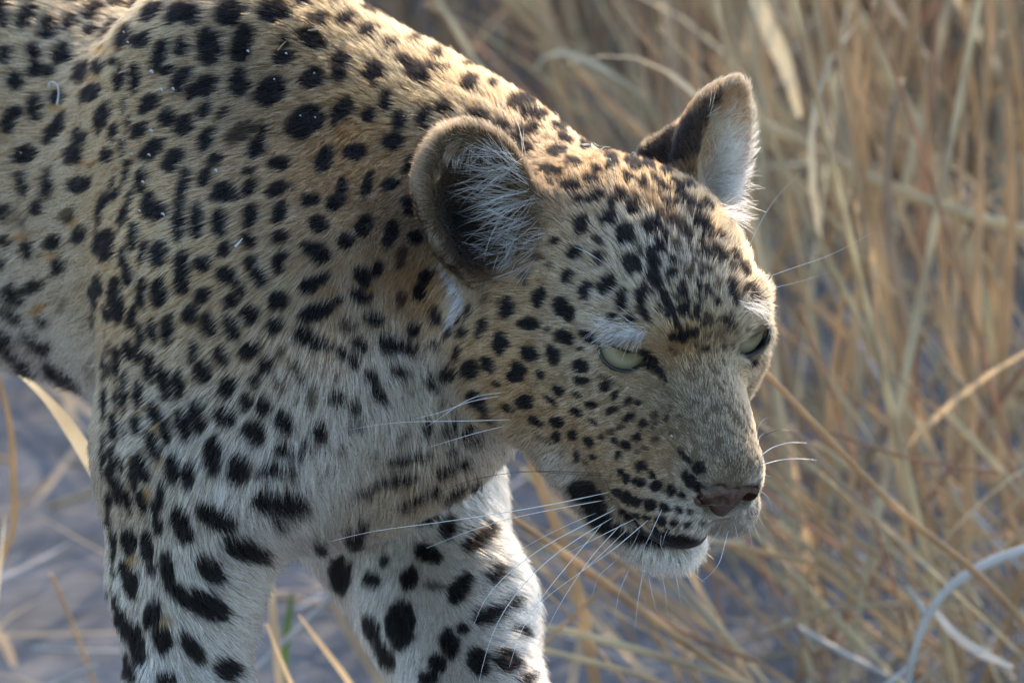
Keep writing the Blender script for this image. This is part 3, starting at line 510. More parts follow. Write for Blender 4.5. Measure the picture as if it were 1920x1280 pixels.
class Coat:
    def __init__(self, V, F):
        self.bvh = BVHTree.FromPolygons([tuple(v) for v in V], [tuple(f) for f in F])
        A = []
        for a in ANCH:
            h = self.hit(a[0], a[1])
            if h is None: continue
            p, n = h
            k = (DIST - p[2]) / DIST / SPX
            d = np.array([a[4], -a[5], 0.0])
            nz = max(n[2], 0.25)
            d[2] = -(n[0] * d[0] + n[1] * d[1]) / nz
            d -= n * (d @ n); d /= np.linalg.norm(d)
            A.append((*p, *a[2], a[3], *d, a[6]))
        # far side and hindquarters, not in the photograph: plain backward lie, white belly
        for t in (-20, -35, -50, -65):
            for b in (-1, 1):
                for c, col, ln in ((9, TAN, 1.4), (0, TAN, 1.4), (-10, WHI, 2.0)):
                    p = T(t, b * 12, c); A.append((*p, *col, ln, *(-Hh + np.array([0, -.3, 0])), .25))
        for p in ((T(-6, -12, 4), TAN), (T(6, -11, -8), WHI), (T(10, -8, 6), TAN)):
            A.append((*p[0], *p[1], 1.3, *(-Hh + np.array([0, -.4, 0])), .25))
        self.A = np.array(A)
        S = []
        for x, y, a, b, g, st in spots:
            h = self.hit(x, y)
            if h is None: continue
            p, n = h
            k = (DIST - p[2]) / DIST / SPX
            S.append((*p, *n, a * k * (1.15 if x > 1180 and y < 660 else 1.0 if x > 870 and y < 1000 else 1.07), b * k * (1.45 if x > 1150 and 870 < y < 1000 else 1.25 if x > 1180 and y < 660 else 1.06 if x > 870 and y < 1000 else 1.13), math.radians(g), st))
        self.S = np.array(S)
        print('anchors', len(A), 'spots', len(S), 'of', len(spots))

    def hit(self, px, py):
        d = PX(px, py, 0) - LENS
        h = self.bvh.ray_cast(Vector(LENS), Vector(d).normalized())
        if h[0] is None: return None
        n = np.array(h[1]);
        return np.array(h[0]), (n if n @ d < 0 else -n)

    def field(self, P, N):
        """base colour, hair length, lie and lift at points P with normals N"""
        A = self.A
        out = np.zeros((len(P), 8))
        for s in range(0, len(P), 40000):
            d2 = ((P[s:s + 40000, None, :] - A[None, :, :3]) ** 2).sum(2)
            sig = np.clip(np.sqrt(np.partition(d2, 2, axis=1)[:, 2]) * 0.62, .5, 9)
            wg = np.exp(-d2 / (2 * sig[:, None] ** 2)) + 1e-12
            out[s:s + 40000] = (wg @ A[:, 3:]) / wg.sum(1, keepdims=True)
        col, ln, d, lift = out[:, :3], out[:, 3], out[:, 4:7], out[:, 7]
        d = d - N * (d * N).sum(1, keepdims=True)
        d /= np.linalg.norm(d, axis=1, keepdims=True) + 1e-9
        return col, ln, d, lift

    def tint(self, col, P):
        """rufous centres of rosettes and the pale parting behind the cheek"""
        col = col.copy()
        for x, y, a, b, g, c in TINTS:
            h = self.hit(x, y)
            if h is None: continue
            p = h[0]; k = (DIST - p[2]) / DIST / SPX
            q = P - p; ok = np.abs(q[:, 2]) < 3
            cc, ss = math.cos(math.radians(g)), math.sin(math.radians(g))
            u, v = q[:, 0] * cc - q[:, 1] * ss, -q[:, 0] * ss - q[:, 1] * cc
            rr_ = np.sqrt((u / (a * k)) ** 2 + (v / (b * k)) ** 2)
            m = (np.clip((1.3 - rr_) / .6, 0, 1) * ok)[:, None]
            col = col * (1 - m) + np.array(c) * m
        return col

    def dark(self, P, N, soft=1.0):
        """how black the coat is at P (0..1)"""
        wob = np.stack([noise3(P, .55, k) for k in (1, 2)], 1) * .12 + np.stack([noise3(P, .2, k) for k in (3, 4)], 1) * .06
        D = np.zeros(len(P))
        order = np.argsort(P[:, 0]); xs = P[order, 0]
        for p in self.S:
            R = max(p[6], p[7]) * 1.5 + .2
            i0, i1 = np.searchsorted(xs, [p[0] - R, p[0] + R])
            ix = order[i0:i1]
            ix = ix[np.abs(P[ix, 1] - p[1]) < R]
            q = P[ix] - p[:3]
            nz = max(p[5], .2)
            zz = -(p[3] * q[:, 0] + p[4] * q[:, 1]) / nz
            ok = (np.abs(q[:, 2] - zz) < 1.0 + R * .6 / nz * .5) & (N[ix] @ p[3:6] > -.2)
            ix, q = ix[ok], q[ok]
            x = q[:, 0] + wob[ix, 0]; y = -q[:, 1] + wob[ix, 1]
            c, s = math.cos(p[8]), math.sin(p[8])
            u, v = x * c + y * s, -x * s + y * c
            b = p[7]
            r = np.sqrt((u / p[6]) ** 2 + (v / b) ** 2)
            e = np.clip(.07 * soft / b, .05, .5)
            k = np.clip((1.08 + e - r) / (2 * e), 0, 1); k = k * k * (3 - 2 * k) * p[9]
            D[ix] = np.maximum(D[ix], k)
        # where the photograph shows nothing: rosettes and spots of the same size
        px = to_px(P)
        vis = (N * (LENS - P)).sum(1) / np.linalg.norm(LENS - P, axis=1)
        un = (vis < .08) | (px[:, 0] < -12) | (px[:, 1] < -12) | (px[:, 1] > 1292)
        if un.any():
            Q = P[un]; cell = 3.1
            g = np.floor(Q / cell).astype(np.int64); best = np.full(len(Q), 9.)
            for dx in (-1, 0, 1):
                for dy in (-1, 0, 1):
                    for dz in (-1, 0, 1):
                        c = g + np.array([dx, dy, dz])
                        h = (c[:, 0] * 73856093) ^ (c[:, 1] * 19349663) ^ (c[:, 2] * 83492791)
                        o = np.stack([((h * m) & 0xffff) / 65535. for m in (7919, 104729, 1299709)], 1)
                        best = np.minimum(best, np.linalg.norm(Q - (c + .15 + .7 * o) * cell, axis=1))
            k = np.clip((.95 + wob[un, 0] * 1.5 - best) / .25, 0, 1)
            D[un] = np.maximum(D[un], k)
        return D


def attr_color(data, name, cols, domain):
    a = data.attributes.new(name, 'FLOAT_COLOR', domain)
    c = np.ones((len(cols), 4), np.float32); c[:, :3] = cols
    a.data.foreach_set('color', c.ravel())


def new_mat(name):
    m = bpy.data.materials.new(name); m.use_nodes = True
    return m, m.node_tree, m.node_tree.nodes['Principled BSDF']


def coat_material():
    m, nt, b = new_mat('coat_skin')
    a = nt.nodes.new('ShaderNodeAttribute'); a.attribute_name = 'coat'
    nt.links.new(a.outputs['Color'], b.inputs['Base Color'])
    b.inputs['Roughness'].default_value = .85
    b.inputs['Specular IOR Level'].default_value = .15
    th = nt.nodes.new('ShaderNodeAttribute'); th.attribute_name = 'thin'
    tr = nt.nodes.new('ShaderNodeBsdfTranslucent'); tr.inputs[0].default_value = (.66, .58, .47, 1)
    mx = nt.nodes.new('ShaderNodeMixShader'); out = nt.nodes['Material Output']
    nt.links.new(th.outputs['Fac'], mx.inputs[0]); nt.links.new(b.outputs[0], mx.inputs[1]); nt.links.new(tr.outputs[0], mx.inputs[2])
    nt.links.new(mx.outputs[0], out.inputs[0])
    return m


def hair_material(name, rough=.55, tint=None):
    m = bpy.data.materials.new(name); m.use_nodes = True
    nt = m.node_tree; nt.nodes.clear()
    out = nt.nodes.new('ShaderNodeOutputMaterial')
    h = nt.nodes.new('ShaderNodeBsdfHairPrincipled')
    h.model = 'CHIANG'; h.parametrization = 'COLOR'
    h.inputs['Roughness'].default_value = rough
    h.inputs['Radial Roughness'].default_value = .85
    h.inputs['IOR'].default_value = 1.28
    h.inputs['Random Roughness'].default_value = .2
    if tint is None:
        a = nt.nodes.new('ShaderNodeAttribute'); a.attribute_name = 'coat'
        nt.links.new(a.outputs['Color'], h.inputs['Color'])
    else:
        h.inputs['Color'].default_value = (*tint, 1)
    nt.links.new(h.outputs[0], out.inputs[0])
    return m


def curves_obj(name, pts, rad, cols, mat, parent):
    """pts (n, k, 3) in the working frame, rad (n, k) cm, cols (n, 3)"""
    n, k = pts.shape[:2]
    cu = bpy.data.hair_curves.new(name)
    cu.add_curves([k] * n)
    cu.attributes['position'].data.foreach_set('vector', to_world(pts.reshape(-1, 3)).astype(np.float32).ravel())
    ra = cu.attributes.get('radius') or cu.attributes.new('radius', 'FLOAT', 'POINT')
    ra.data.foreach_set('value', (rad * .01).astype(np.float32).ravel())
    if cols is not None:
        attr_color(cu, 'coat', cols, 'CURVE')
    cu.materials.append(mat)
    o = bpy.data.objects.new(name, cu); COL.objects.link(o); o.parent = parent
    return o


def strands(P, N, L, D, lift, k=4, bend=1.0):
    """hair that leaves the skin at P and lies over in direction D"""
    t = np.linspace(0, 1, k)[None, :, None]
    up = (N * (lift[:, None] * L[:, None]))[:, None, :]
    al = (D * L[:, None])[:, None, :]
    return P[:, None, :] + al * (t * (.55 + .45 * t)) + up * (t * (1.9 - .9 * t * bend))


import time
T0 = time.time()
RES = float(os.environ.get('RES', '0.25')) if 'RES' in os.environ else 0.25
V, F = surface(body, (-150., -62, -125), (26., 36, 22), RES)
print('surf', len(V), len(F), round(time.time() - T0, 1))
G = body.grad(V); VN = G / (np.linalg.norm(G, axis=1, keepdims=True) + 1e-9)

leopard = bpy.data.objects.new('leopard', None); COL.objects.link(leopard)
leopard.location = to_world(T(-10, 0, -45)) * np.array([1, 1, 0])
leopard['label'] = 'spotted leopard walking with its head lowered, pale eyes looking ahead'
leopard['category'] = 'leopard'
bpy.context.view_layer.update()


def child(o, par=leopard):
    o.parent = par
    o.matrix_parent_inverse = par.matrix_world.inverted()
    return o


coat = Coat(V, F)
m_coat = coat_material()
bd = child(mesh_obj('body', V, F, m_coat))
c0, l0, d0, f0 = coat.field(V, VN)
k0 = coat.dark(V, VN)[:, None]
vc = c0 * (1 - k0) + np.array(DRK) * k0
attr_color(bd.data, 'coat', vc * .42, 'POINT')  # skin under the fur darkened so the gaps between hairs look dark
thin = np.zeros(len(V))
for ec_, eb_ in ((EARF, EARFB),):
    q = (V - ec_) @ eb_
    thin = np.maximum(thin, np.clip((5.5 - np.linalg.norm(q / [1, .85, .8], axis=1)) / 1.0, 0, 1) * np.clip((q[:, 0] + 2.2) / 1.5, 0, 1))
at_ = bd.data.attributes.new('thin', 'FLOAT', 'POINT'); at_.data.foreach_set('value', (thin * .45).astype(np.float32))
print('coat', round(time.time() - T0, 1))

# ---- fur
tri = np.concatenate([F[:, [0, 1, 2]], F[:, [0, 2, 3]]])
a, b, c = V[tri[:, 0]], V[tri[:, 1]], V[tri[:, 2]]
ar = np.linalg.norm(np.cross(b - a, c - a), axis=1) / 2
cen = (a + b + c) / 3
cp = to_px(cen)
tn = VN[tri[:, 0]]
fac = (tn * (LENS - cen)).sum(1) / DIST
seen = (fac > -.35) & (cp[:, 0] > -70) & (cp[:, 0] < 1500) & (cp[:, 1] > -70) & (cp[:, 1] < 1350)
tl_ = l0[tri[:, 0]]
headw = np.clip(1.5 / (tl_ + .25), .75, 2.6)
wt = ar * np.where(seen, headw, .10)
NH = int(os.environ.get('NH', '600000')) if 'NH' in os.environ else 600000
pick = RNG.choice(len(tri), NH, p=wt / wt.sum())
u = RNG.random((NH, 2)); fl = u.sum(1) > 1; u[fl] = 1 - u[fl]
P = a[pick] + (b - a)[pick] * u[:, :1] + (c - a)[pick] * u[:, 1:]
Nrm = VN[tri[pick, 0]] * (1 - u.sum(1, keepdims=True)) + VN[tri[pick, 1]] * u[:, :1] + VN[tri[pick, 2]] * u[:, 1:]
Nrm /= np.linalg.norm(Nrm, axis=1, keepdims=True) + 1e-9
keep = np.ones(NH, bool)
for cc, rr in BARE:
    keep &= np.linalg.norm(P - cc, axis=1) > rr
P, Nrm, sv = P[keep], Nrm[keep], seen[pick][keep]
col, ln, dr, lf = coat.field(P, Nrm)
ln = ln * np.interp(ln, [.3, .9, 1.6], [.95, .78, .60]) * RNG.uniform(.65, 1.15, len(ln))
# the lie wanders and gathers in locks
wv = np.stack([noise3(P, 1.6, k) for k in (11, 12, 13)], 1) * .17 + np.stack([noise3(P, .45, k) for k in (14, 15, 16)], 1) * .16 + RNG.normal(0, .13, P.shape)
wv *= np.clip(ln, .7, 1.7)[:, None]
dr = dr + wv; dr -= Nrm * (dr * Nrm).sum(1, keepdims=True); dr /= np.linalg.norm(dr, axis=1, keepdims=True) + 1e-9
lf = np.clip(lf + .12 * noise3(P, .6, 17) + RNG.normal(0, .06, len(lf)), .06, 1.3)
dk = coat.dark(P + dr * (ln * .45)[:, None], Nrm) if False else coat.dark(P + dr * np.minimum(ln * .5, .8)[:, None], Nrm)
tone = np.clip(1 + .16 * noise3(P, 2.5, 21) + .10 * noise3(P, .35, 22) + RNG.normal(0, .26, len(P)), .4, 1.7)[:, None]
col = coat.tint(col, P + dr * np.minimum(ln * .5, .8)[:, None])
hc = col * tone * np.array([1, 1, 1]) + (RNG.random((len(P), 1)) < .06) * .08
dkb = (dk > RNG.uniform(.3, .6, len(dk))).astype(float)[:, None] * np.clip(dk * 1.1, 0, 1)[:, None]
hc = hc * (1 - dkb) + np.array(DRK) * RNG.uniform(.6, 1.5, (len(P), 1)) * dkb
hc = np.clip(hc, .004, .92)
pts = strands(P - Nrm * .03, Nrm, ln, dr, lf)
# locks: tips drawn together
tip = np.stack([noise3(P, .32, k) for k in (31, 32, 33)], 1) * (ln * .24)[:, None]
tt = np.linspace(0, 1, 4)[None, :, None] ** 1.5
pts = pts + tip[:, None, :] * tt
r0 = np.where(sv, .0085, .024) * np.clip(.7 + .35 * ln, .75, 1.5)
rad = r0[:, None] * np.array([1.0, 1.0, .8, .22])[None, :]
m_hair = hair_material('fur_hair')
fur = child(curves_obj('fur', pts, rad, hc, m_hair, leopard)); fur['kind'] = 'stuff'
print('fur', len(P), round(time.time() - T0, 1))

# ---- eyes
def lathe_sphere(name, r, mat, nu=48, nv=32):
    th = np.linspace(0, math.pi, nv + 1); ph = np.linspace(0, 2 * math.pi, nu, endpoint=False)
    vs = [(r * math.sin(t) * math.cos(p), r * math.sin(t) * math.sin(p), r * math.cos(t) * (1.0)) for t in th for p in ph]
    fs = [(i * nu + j, (i + 1) * nu + j, (i + 1) * nu + (j + 1) % nu, i * nu + (j + 1) % nu) for i in range(nv) for j in range(nu)]
    return mesh_obj(name, np.array(vs) * .01, np.array(fs), mat, world=False)


def eye_material():
    m, nt, b = new_mat('eye')
    tc = nt.nodes.new('ShaderNodeTexCoord'); sep = nt.nodes.new('ShaderNodeVectorMath'); sep.operation = 'NORMALIZE'
    nt.links.new(tc.outputs['Object'], sep.inputs[0])
    sx = nt.nodes.new('ShaderNodeSeparateXYZ'); nt.links.new(sep.outputs[0], sx.inputs[0])
    ac = nt.nodes.new('ShaderNodeMath'); ac.operation = 'ARCCOSINE'; nt.links.new(sx.outputs['Z'], ac.inputs[0])
    mp = nt.nodes.new('ShaderNodeMath'); mp.operation = 'DIVIDE'; mp.inputs[1].default_value = 1.2
    nt.links.new(ac.outputs[0], mp.inputs[0])
    no = nt.nodes.new('ShaderNodeTexNoise'); no.inputs['Scale'].default_value = 9; nt.links.new(sep.outputs[0], no.inputs['Vector'])
    ma = nt.nodes.new('ShaderNodeMath'); ma.operation = 'MULTIPLY_ADD'; ma.inputs[1].default_value = .06; nt.links.new(no.outputs[0], ma.inputs[0]); nt.links.new(mp.outputs[0], ma.inputs[2])
    cr = nt.nodes.new('ShaderNodeValToRGB'); nt.links.new(ma.outputs[0], cr.inputs[0])
    e = cr.color_ramp.elements
    e[0].position = 0; e[0].color = (.004, .004, .004, 1)
    e[1].position = 1; e[1].color = (.03, .02, .015, 1)
    for p_, c_ in ((.155, (.004, .004, .004)), (.20, (.13, .11, .045)), (.45, (.265, .24, .15)), (.70, (.235, .21, .135)), (.80, (.13, .12, .075)), (.86, (.02, .016, .014))):
        x = e.new(p_); x.color = (*c_, 1)
    nt.links.new(cr.outputs[0], b.inputs['Base Color'])
    b.inputs['Roughness'].default_value = .2
    b.inputs['Coat Weight'].default_value = .35
    b.inputs['Coat Roughness'].default_value = .02
    return m


m_eye = eye_material()
m_lid, nt_, b_ = new_mat('lid_skin'); b_.inputs['Base Color'].default_value = (.012, .010, .011, 1); b_.inputs['Roughness'].default_value = .38
def tube(name, pts, rad, mat, sides=6, world=True):
    """one tapering tube through working-frame points"""
    pts = np.asarray(pts, float); n = len(pts)
    rad = np.broadcast_to(rad, (n,))
    tg = np.gradient(pts, axis=0); tg /= np.linalg.norm(tg, axis=1, keepdims=True) + 1e-9
    ref = np.array([.21, .35, .91])
    vs = []
    for i in range(n):
        x = np.cross(tg[i], ref); x /= np.linalg.norm(x) + 1e-9; y = np.cross(tg[i], x)
        for j in range(sides):
            an = 2 * math.pi * j / sides
            vs.append(pts[i] + rad[i] * (math.cos(an) * x + math.sin(an) * y))
    fs = [(i * sides + j, i * sides + (j + 1) % sides, (i + 1) * sides + (j + 1) % sides, (i + 1) * sides + j) for i in range(n - 1) for j in range(sides)]
    return mesh_obj(name, np.array(vs), np.array(fs), mat, world=world)


for ec, B, s in EYES:
    o = lathe_sphere('eye', 1.72, m_eye)
    z = HB @ np.array([.80, .22 * s, .345]); z /= np.linalg.norm(z)
    xx = np.cross(HB[:, 2], z); xx /= np.linalg.norm(xx)
    M = A_WORLD @ np.stack([xx, np.cross(z, xx), z], 1)
    o.matrix_world = Matrix.Translation(Vector(to_world(ec))) @ Matrix(M.tolist()).to_4x4()
    bpy.context.view_layer.update()
    child(o)
    th = np.linspace(0, 2 * math.pi, 49)
    pp = np.stack([1.42 * np.cos(th), np.minimum(.86 * np.sin(th), LIDZ + .04)], 1)
    xr = np.sqrt(2.0 ** 2 - (pp ** 2).sum(1))
    rim = ec + xr[:, None] * B[:, 0] + pp[:, :1] * B[:, 1] + pp[:, 1:] * B[:, 2]
    child(tube('eyelid', rim, .115, m_lid, 8))

m_lip, nt_, b_ = new_mat('lip_skin'); b_.inputs['Base Color'].default_value = (.016, .012, .013, 1); b_.inputs['Roughness'].default_value = .3
th = np.linspace(-1.9, 1.9, 41)
child(tube('lower_lip', np.array([HL(2.9 + 2.55 * math.cos(t), 1.85 * math.sin(t), -9.45 - .05 * math.cos(t)) for t in th]), .26, m_lip, 10))

# ---- nose leather
nv, nf = surface(nose, NOSE_C - 3, NOSE_C + 3, 0.07)
m_nose, nt_, b_ = new_mat('nose_leather')
no = nt_.nodes.new('ShaderNodeTexNoise'); no.inputs['Scale'].default_value = 260; no.inputs['Detail'].default_value = 5
cr = nt_.nodes.new('ShaderNodeValToRGB'); cr.color_ramp.elements[0].color = (.034, .017, .011, 1); cr.color_ramp.elements[1].color = (.095, .048, .031, 1)
cr.color_ramp.elements[0].position = .35; cr.color_ramp.elements[1].position = .65
tc = nt_.nodes.new('ShaderNodeTexCoord'); nt_.links.new(tc.outputs['Object'], no.inputs['Vector'])
nt_.links.new(no.outputs[0], cr.inputs[0]); nt_.links.new(cr.outputs[0], b_.inputs['Base Color'])
vo = nt_.nodes.new('ShaderNodeTexVoronoi'); vo.inputs['Scale'].default_value = 900; nt_.links.new(tc.outputs['Object'], vo.inputs['Vector'])
bu = nt_.nodes.new('ShaderNodeBump'); bu.inputs['Strength'].default_value = .35; bu.inputs['Distance'].default_value = .0005
nt_.links.new(vo.outputs['Distance'], bu.inputs['Height']); nt_.links.new(bu.outputs[0], b_.inputs['Normal'])
b_.inputs['Roughness'].default_value = .42
child(mesh_obj('nose', nv, nf, m_nose))
print('face', round(time.time() - T0, 1))

# ---- long pale hair inside the ears, brow tufts
def place(x, y, dz=0.0):
    for k in range(30):                            # past the outline: the nearest coat below it
        h = coat.hit(x - k * .5, y + k * 3)
        if h is not None: return h
    return PX(x, y, dz), np.array([0, 0, 1.0])


def tuft(n, src, tip, spread, L, jit, col, lift, zl, lock=True):
    """n hairs rooted near photo point src (within spread), pointing towards tip; returns 6-point strands"""
    out, cols = [], []
    for i in range(n):
        an = RNG.random() * 6.283; rr = math.sqrt(RNG.random())
        sx, sy = src[0] + spread[0] * rr * math.cos(an), src[1] + spread[1] * rr * math.sin(an)
        p, nn = place(sx, sy)
        d = np.array([tip[0] - src[0], -(tip[1] - src[1]), 0.0]); d /= np.linalg.norm(d)
        a = RNG.normal(0, jit); d = np.array([d[0] * math.cos(a) - d[1] * math.sin(a), d[0] * math.sin(a) + d[1] * math.cos(a), 0])
        le = L * RNG.uniform(.55, 1.1)
        cu = RNG.normal(0, .16)
        if i % 4 and out and lock:
            p = p0_ + RNG.normal(0, .13, 3); d = d0_ + RNG.normal(0, .17, 3) * [1, 1, 0]; cu = cu0_ + RNG.normal(0, .10)
        else:
            p0_, d0_, cu0_ = p, d, cu
        pr = np.array([-d[1], d[0], 0])
        t = np.linspace(0, 1, 6)[:, None]
        q = p + d * le * t + pr * le * cu * t * t + np.array([0, 0, 1.0]) * (lift * np.sin(t * math.pi * .62) + zl * t * t * le * .25)
        out.append(q); cols.append(np.array(col) * RNG.uniform(.65, 1.2))
    return out, cols


CREAM, PALEW, GOLD = (.68, .60, .46), (.60, .56, .48), (.50, .36, .20)
tf, tcx = [], []
for a_ in (
    (130, (965, 330), (850, 330), (26, 62), 3.1, .42, CREAM, .9, .2),
    (80, (985, 390), (860, 420), (30, 40), 3.4, .38, CREAM, .9, .2),
    (50, (960, 300), (880, 290), (24, 34), 2.0, .5, CREAM, .7, .2),
    (110, (965, 470), (880, 520), (60, 30), 1.9, .45, PALEW, .7, .3),
    (70, (1000, 445), (930, 500), (40, 30), 1.6, .55, PALEW, .6, .3),
    (160, (880, 280), (850, 330), (40, 20), .9, .6, (.38, .32, .25), .3, .2),
    (360, (1350, 270), (1400, 210), (22, 55), 1.5, .35, CREAM, .6, .2),
    (260, (1345, 330), (1400, 330), (22, 45), 1.6, .3, CREAM, .6, .2),
    (180, (1355, 380), (1395, 385), (16, 32), 1.6, .4, PALEW, .5, .2),
    (120, (1330, 250), (1365, 185), (14, 40), 1.3, .35, (.62, .47, .28), .5, .2),
):
    o_, c_ = tuft(*a_); tf += o_; tcx += c_
tf = np.array(tf); tcx = np.clip(np.array(tcx), 0, .9)
rad = np.full((len(tf), 1), .013) * np.array([1, 1, .95, .8, .55, .15])[None]
eh = child(curves_obj('ear_hair', tf, rad, tcx, m_hair, leopard)); eh['kind'] = 'stuff'
tf, tcx = [], []
for a_ in (
    (170, (1176, 624), (1120, 652), (40, 6), 1.1, .30, PALEW, .5, .5), (70, (1170, 632), (1120, 652), (36, 5), .7, .3, (.05, .04, .035), .5, .5),
    (110, (1160, 610), (1105, 612), (40, 12), 1.3, .3, PALEW, .35, -.2),
    (70, (1198, 622), (1150, 652), (14, 6), .9, .3, (.4, .37, .33), .5, .5),
    (60, (1405, 570), (1450, 592), (22, 12), 1.2, .3, PALEW, .3, -.2),
    (160, (1250, 1055), (1235, 1120), (60, 14), .65, .4, WHI, .2, .2),
    (60, (1305, 1030), (1325, 1075), (12, 18), .6, .4, WHI, .2, .2),
):
    o_, c_ = tuft(*a_); tf += o_; tcx += c_
tf = np.array(tf); tcx = np.clip(np.array(tcx), 0, .9)
rad = np.full((len(tf), 1), .010) * np.array([1, 1, .95, .8, .55, .15])[None]
eb = child(curves_obj('brow_and_chin_hair', tf, rad, tcx, m_hair, leopard)); eb['kind'] = 'stuff'

# ---- whiskers: photo points from root to tip, colour, thickness
m_wh, nt_, b_ = new_mat('white_whisker'); b_.inputs['Base Color'].default_value = (.82, .82, .80, 1); b_.inputs['Roughness'].default_value = .3
m_bw, nt_, b_ = new_mat('black_whisker'); b_.inputs['Base Color'].default_value = (.02, .018, .018, 1); b_.inputs['Roughness'].default_value = .35
WHISK = """
1143 922 1040 945 900 968 760 988 700 992 622 1014 w 1
1145 935 1060 950 950 972 870 998 800 1027 w .9
1158 952 1020 1022 950 1075 905 1120 888 1172 w 1
1152 968 1080 1010 1020 1052 950 1130 915 1200 898 1278 w 1
1195 970 1130 1002 1057 1040 w .8
1217 973 1150 1030 1080 1078 w .8
1132 978 1080 1040 1020 1112 975 1180 955 1250 w .9
1170 977 1110 1040 1055 1122 1025 1180 w .9
1182 986 1100 1065 1020 1120 960 1190 w .7
1242 952 1225 990 1205 1032 w .6
1200 992 1190 1015 1178 1034 w .5
1253 990 1246 1005 1242 1022 w .4
1225 1005 1219 1025 1221 1044 w .5
1240 1000 1238 1018 1243 1036 w .4
1120 960 1060 985 1010 1010 950 1045 w .6
1205 1076 1197 1120 1190 1180 w .5
1262 1062 1270 1090 1276 1130 w .6
1284 1052 1300 1075 1322 1092 w .5
1216 1078 1222 1110 1232 1150 w .4
1180 1066 1160 1110 1152 1160 w .4
1240 1072 1248 1110 1252 1160 w .4
1155 1050 1120 1080 1110 1120 w .4
1349 994 1332 1018 1312 1036 w .6
1366 992 1350 1055 1334 1075 1315 1090 w .7
1395 955 1412 980 1428 1020 w .7
1404 938 1422 945 1436 970 w .6
1418 915 1440 930 1449 958 w .5
1388 962 1404 985 1411 1028 w .5
1384 970 1392 1000 1398 1025 w .4
1376 978 1382 1000 1384 1020 w .4
1398 948 1418 962 1436 992 w .5
1424 856 1447 838 1478 829 1513 830 w 1.1
1426 872 1460 862 1490 859 1532 862 w .9
1420 842 1432 815 1462 804 1500 809 b .7
1418 828 1420 802 1430 786 1442 782 w .6
1419 838 1424 818 1434 810 w .6
1424 895 1435 890 1446 893 w .5
1426 884 1440 868 1470 856 b .5
1152 888 1080 884 1000 882 930 888 860 905 778 941 b .8
1150 892 1090 890 1010 884 940 882 b .7
1156 903 1090 908 1020 915 b .5
1160 935 1100 940 1050 950 b .5
942 736 900 740 870 752 800 800 w .7
938 742 880 752 830 772 770 787 w .7
962 786 880 789 760 790 700 796 652 806 w .7
948 798 890 812 850 824 802 839 w .7
1398 478 1418 430 1450 375 1502 322 w .45
1416 528 1470 508 1560 478 1640 434 w .5
1424 546 1500 528 1560 508 w .35
1074 462 1100 472 1146 502 w .45
1260 1056 1300 1060 1325 1050 w .35
"""
for ln in WHISK.strip().split('\n'):
    t = ln.split(); xy = np.array(t[:-2], float).reshape(-1, 2)
    h = coat.hit(*xy[0])
    if h is None:
        h = coat.hit(*(xy[0] + (np.array([1330, 800]) - xy[0]) * .03))
    z0 = h[0][2] if h is not None else 4.0
    d = np.concatenate([[0], np.cumsum(np.linalg.norm(np.diff(xy, axis=0), axis=1))]); d /= d[-1]
    tq = np.linspace(0, 1, 15)
    # smooth interpolation through the marks
    def cr_(vals):
        out = np.interp(tq, d, vals)
        for _ in range(3):
            out[1:-1] = .25 * out[:-2] + .5 * out[1:-1] + .25 * out[2:]
        return out
    xs, ys = cr_(xy[:, 0]), cr_(xy[:, 1])
    far = xy[0, 0] > 1378
    q = np.array([PX(xs[i], ys[i], z0 - .1 + (1.2 if not far else -1.0) * min(1, tq[i] * 3) * .6 + (1.6 if not far else -1.5) * tq[i]) for i in range(15)])
    r = .027 * float(t[-1]) * np.clip(1.15 - tq, .12, 1) ** .8 * np.clip(.35 + tq * 6, 0, 1)
    child(tube('whisker', q, r, m_wh if t[-2] == 'w' else m_bw, 5))
print('whiskers', round(time.time() - T0, 1))


# ------------------------------------------------------------------ ground
def at_ground(px, py):
    d = to_world(PX(px, py, 0)) - np.array(cam.location)
    k = -cam.location[2] / d[2]
    return np.array(cam.location) + d * k


def at_y(px, py, y):
    """the world point seen at px, py on the upright plane y metres beyond the animal"""
    d = to_world(PX(px, py, 0)) - np.array(cam.location)
    k = (y - cam.location[1]) / d[1]
    return np.array(cam.location) + d * k


def tag(o, label, cat, group=None, kind=None):
    o['label'] = label
    if cat: o['category'] = cat
    if group: o['group'] = group
    if kind: o['kind'] = kind
    return o


m_gr, nt_, b_ = new_mat('sandy_ground')
tc = nt_.nodes.new('ShaderNodeTexCoord')
n1 = nt_.nodes.new('ShaderNodeTexNoise'); n1.inputs['Scale'].default_value = 9; n1.inputs['Detail'].default_value = 8
n2 = nt_.nodes.new('ShaderNodeTexNoise'); n2.inputs['Scale'].default_value = 70; n2.inputs['Detail'].default_value = 6
for n_ in (n1, n2): nt_.links.new(tc.outputs['Object'], n_.inputs['Vector'])
mx = nt_.nodes.new('ShaderNodeMix'); mx.data_type = 'RGBA'; mx.inputs[0].default_value = .45
nt_.links.new(n1.outputs[0], mx.inputs[6]); nt_.links.new(n2.outputs[0], mx.inputs[7])
cr = nt_.nodes.new('ShaderNodeValToRGB'); nt_.links.new(mx.outputs[2], cr.inputs[0])
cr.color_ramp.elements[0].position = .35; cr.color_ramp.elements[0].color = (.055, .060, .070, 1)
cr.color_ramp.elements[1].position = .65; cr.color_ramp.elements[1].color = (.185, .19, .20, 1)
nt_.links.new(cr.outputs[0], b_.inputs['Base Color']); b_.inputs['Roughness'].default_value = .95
bu = nt_.nodes.new('ShaderNodeBump'); bu.inputs['Strength'].default_value = .4; bu.inputs['Distance'].default_value = .008
nt_.links.new(mx.outputs[2], bu.inputs['Height']); nt_.links.new(bu.outputs[0], b_.inputs['Normal'])
xs = np.concatenate([np.linspace(-60, -3, 20)[:-1], np.linspace(-3, 4, 90), np.linspace(4, 60, 20)[1:]])
